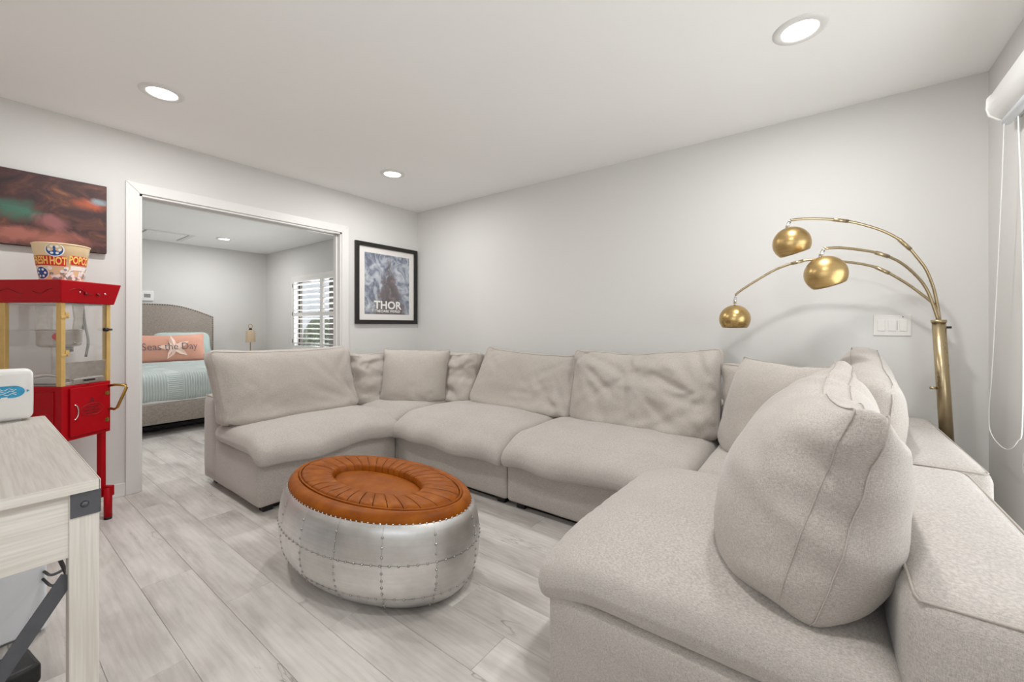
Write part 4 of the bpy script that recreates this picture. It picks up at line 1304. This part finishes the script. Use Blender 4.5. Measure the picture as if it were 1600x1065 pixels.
sb = thing('storage_cabinet', 'plain pale blue white cabinet standing under the desk', 'cabinet', (-2.49, -.0, 0))
MB().box((-.18, -.185, .012), (.18, .185, .56)).build('body', 'palebox', sb, bevel=.006)
MB().box((-.165, -.17, 0), (.165, .17, .014)).build('plinth', 'grey', sb)
pb = thing('power_brick', 'black plastic box on the floor under the desk', 'power supply', (-2.05, .05, 0), .15)
V, Q = soft_box(-.07, .07, -.13, .09, 0.001, .065, .012, .05, .001, 2, 0)
mesh_np('case', V, Q, 'black', pb)
MB().box((-.05, -.1, .0655), (.05, -.02, .067)).build('vent_plate', 'grey', pb)
CORD1 = [(-2.312, .178, .226), (-2.2, .185, .25), (-1.95, .186, .353), (-1.65, .178, .489), (-1.515, .15, .575)]
CORD2 = [(-2.312, .175, .200), (-2.2, .185, .213), (-1.95, .179, .317), (-1.65, .170, .445), (-1.515, .14, .57)]
for k, pts in enumerate((CORD1, CORD2)):
    tag(MB().tube(spline(pts, 8), .0045, 6).build('cable', 'black', None, True), 'upper black cord hanging under the desk apron' if k == 0 else 'lower black cord hanging under the desk apron', 'cord')

# ================================================================== BEDROOM
# plantation shutters
sh = thing('plantation_shutters', 'white plantation shutters with open louvres on the bedroom window', 'shutters', (BW0, BY, BZ0))
SL, SH = BW1 - BW0, BZ1 - BZ0
fr = .05
for a, b in (((-fr, -.035, -fr), (0, .01, SH + fr)), ((SL, -.035, -fr), (SL + fr, .01, SH + fr)), ((0, -.035, -fr), (SL, .01, 0)), ((0, -.035, SH), (SL, .01, SH + fr))):
    MB().box(a, b).build('outer_frame', 'trim', sh, bevel=.003)
lm = bpy.data.meshes.new('louvre')
half = SL / 2 - .005
lw = half - .09
prof_l = [(-.038, 0), (-.02, .005), (0, .0065), (.02, .005), (.038, 0), (.02, -.005), (0, -.0065), (-.02, -.005)]
mb = MB().prism(prof_l, 'x', -lw / 2, lw / 2)
lm.from_pydata(mb.v, [], mb.f); lm.materials.append(MAT['trim']); lm.update()
for p in range(2):
    x0 = .002 + p * (half + .006)
    pn = MB()
    pn.box((x0, -.032, 0), (x0 + .042, -.004, SH)).box((x0 + half - .042, -.032, 0), (x0 + half, -.004, SH))
    pn.box((x0 + .042, -.032, 0), (x0 + half - .042, -.004, .05)).box((x0 + .042, -.032, SH - .05), (x0 + half - .042, -.004, SH))
    pn.box((x0 + .042, -.032, SH * .49 - .03), (x0 + half - .042, -.004, SH * .49 + .03))
    panel = pn.build('shutter_panel', 'trim', sh)
    for zone0, zone1 in ((.05, SH * .49 - .03), (SH * .49 + .03, SH - .05)):
        for i in range(6):
            o = bpy.data.objects.new('louvre', lm); COL.objects.link(o); o.parent = panel
            o.location = (x0 + half / 2, -.018, zone0 + (zone1 - zone0) * (i + .5) / 6)
            o.rotation_euler = (math.radians(-14), 0, 0)
for z in (.12, SH * .5, SH - .1):
    MB().box((-.012, -.042, z - .03), (.004, -.034, z + .03)).build('hinge', 'grey', sh)

# bed
bdx0, bdx1, by0, by1 = -7.72, -5.42, .79, 2.36
bed = thing('bed', 'upholstered grey bed with arched studded headboard and aqua bedding', 'bed', (bdx0, (by0 + by1) / 2, 0))
bw = (by1 - by0) / 2; bl = bdx1 - bdx0
arch = []
NA_ = 28
for i in range(NA_ + 1):
    y = -bw - .02 + (2 * bw + .04) * i / NA_
    u = abs(y) / (bw + .02)
    z = 1.455 if u < .22 else 1.455 - .175 * (1 - math.cos((u - .22) / .78 * PI * .5)) * 1.0
    arch.append((y, z))
MB().prism([(-bw - .02, .02)] + arch + [(bw + .02, .02)], 'x', -.08, 0).build('headboard', 'headb', bed, bevel=.008)
nb_ = MB()
pts = [Vector((0.001, y * .985, z - .012)) for y, z in arch] + [Vector((.001, (bw + .02) * .985, 1.26 - .03 * k)) for k in range(1, 28)]
dd = 0; last = pts[0]
for a, b in zip(pts[:-1], pts[1:]):
    sgl = (b - a).length; m_ = max(1, int(sgl / .022))
    for k in range(m_):
        nb_.dome(a.lerp(b, k / m_), (1, 0, 0), .008, 6, .6)
tag(nb_.build('nail_trim', 'bronze', bed, True), kind='stuff')
V, Q = soft_box(bl - .05, bl, -bw, bw, .13, .34, .012, .15, .002, 1, 0)
mesh_np('foot_rail', V, Q, 'headb', bed)
for s in (-1, 1):
    V, Q = soft_box(0, bl - .05, s * bw - (.05 if s > 0 else 0), s * bw + (.05 if s < 0 else 0), .13, .34, .012, .25, .002, 1, 0)
    mesh_np('side_rail', V, Q, 'headb', bed)
for x in (.1, bl - .4):
    for y in (-bw + .3, bw - .3):
        MB().box((x - .025, y - .025, 0), (x + .025, y + .025, .13)).build('leg', 'black', bed)
MB().box((.2, -bw + .08, .02), (bl - .3, bw - .08, .06)).box((.05, -bw + .05, .13), (bl - .05, bw - .05, .16)).build('slats_and_shade_slab', 'black', bed)  # slats, plus a low black slab standing in for under-bed shade
V, Q = soft_box(.02, bl - .035, -bw + .03, bw - .03, .16, .585, .07, .10, .01, 4, .006)
mesh_np('mattress', V, Q, 'white', bed)
# comforter with sewn bands
def quilt_mat():
    n = NT('aqua_ribbed_comforter')
    v = n.coord()
    sep = n.n('ShaderNodeSeparateXYZ', None, Vector=v)
    w = n.n('ShaderNodeTexWave', {'bands_direction': 'Y'}, Vector=v, Scale=14.0, Distortion=1.0).outputs[1]
    w2 = n.n('ShaderNodeTexWave', {'bands_direction': 'Z'}, Vector=v, Scale=16.0, Distortion=1.1).outputs[1]
    bd = n.math('GREATER_THAN', n.math('PINGPONG', n.math('ADD', sep.outputs[1], .05), .19), .13)
    h = n.mix(bd, w, w2)
    n.pr(Base__Color=n.ramp(h, [(0.1, rgb(178, 191, 190)), (0.6, rgb(196, 206, 204)), (1.0, rgb(204, 211, 209))]), Roughness=.95)
    n.bump(h, .6, .010)
    return n.m
V, Q = soft_box(.45, bl - .012, -bw + .01, bw - .01, .325, .635, .075, .06, .012, 6, .012)
mesh_np('comforter', V, Q, quilt_mat(), bed)

bz = .632
bcy = (by0 + by1) / 2
GA = 'aqua pillows against the headboard'
cushion('bed_pillow', 'aqua pillow at the right end of the bed, against the headboard', 'pillow', (bdx0 + .01, bcy + .40, bz), QU, .70, .45, .03, .15, .35, 51, GA, mat='aqua', res=.045, ny=1, flat=.6, wr=.008, piping=False)
cushion('bed_pillow', 'aqua pillow at the left end of the bed, half hidden by the door trim', 'pillow', (bdx0 + .01, bcy - .40, bz), QU, .70, .45, .03, .15, .35, 53, GA, mat='aqua', res=.045, ny=1, flat=.6, wr=.008, piping=False)
o, X, V, Q = cushion('lettered_pillow', 'coral lumbar pillow with starfish and handwritten lettering on the bed', 'pillow', (bdx0 + .36, 1.70, bz), QU, .86, .40, .03, .16, .30, 55, None, mat='coral', res=.035, ny=1, flat=.6, wr=.006, piping=False)
bvh = BVHTree.FromPolygons([Vector(p) for p in X], [tuple(int(i) for i in q) for q in Q])
def press(pts, off):
    out = []
    for x, z in pts:
        hit = bvh.ray_cast(Vector((x, -2, z)), Vector((0, 1, 0)))
        out.append((x, (hit[0].y if hit[0] is not None else -.1) - off, z))
    return out
# starfish
st = []
for i in range(20):
    a = PI / 2 + 2 * PI * i / 20 + .2
    r = .17 if i % 4 == 0 else (.055 if i % 4 == 2 else .10)
    st.append((.06 + r * math.cos(a) * 1.15, .20 + r * math.sin(a)))
sv = press(st + [(.06, .20)], .010)
MB().add(sv, [(i, (i + 1) % 20, 20) for i in range(20)]).build('starfish_print', 'star', o)
V2, F2 = text_geo('Seas the Day', .118, thin=.006)
MB().add(press([(v.x * 1.0 + .015, v.y * 1.15 + .215) for v in V2], .022), F2).build('lettering', 'ink', o)

# bedside lamp by the far corner on its nightstand
ns = thing('nightstand', 'small white nightstand in the far corner of the bedroom', 'nightstand', (-7.86, 2.93, 0))
MB().box((-.24, -.26, .10), (.24, .26, .60)).build('body', 'trim', ns, bevel=.006)
MB().box((-.25, -.27, .60), (.25, .27, .63)).build('top', 'trim', ns, bevel=.004)
for z in (.14, .37):
    d_ = MB().box((.24, -.235, z), (.252, .235, z + .2)).build('drawer', 'trim', ns, bevel=.003)
    MB().cyl((.252, 0, z + .1), (.275, 0, z + .1), .012, n=12).build('knob', 'bronze', d_, True)
for x in (-.2, .2):
    for y in (-.22, .22):
        MB().box((x - .02, y - .02, 0), (x + .02, y + .02, .10)).build('leg', 'trim', ns)
bl_ = thing('bedside_lamp', 'slim bedside lamp with a small tan shade and ring finial', 'table lamp', (-7.86, 2.96, .631))
MB().lathe([(.07, 0), (.072, .01), (.012, .022), (.008, .03)], 20).build('base', 'goldm', bl_, True)
MB().cyl((0, 0, .02), (0, 0, .26), .007, n=10).build('stem', 'goldm', bl_, True)
MB().lathe([(.075, .22), (.07, .40), (.05, .43)], 24, cap=False).build('lamp_shade', 'tan', bl_, True)
MB().lathe([(.022, .425), (.026, .45), (.012, .465)], 14).build('cap', 'bronze', bl_, True)
MB().tube([(.0, .03 * math.cos(t), .495 + .035 * math.sin(t)) for t in [2 * PI * i / 20 for i in range(20)]], .004, 6, True).build('ring_finial', 'goldm', bl_, True)
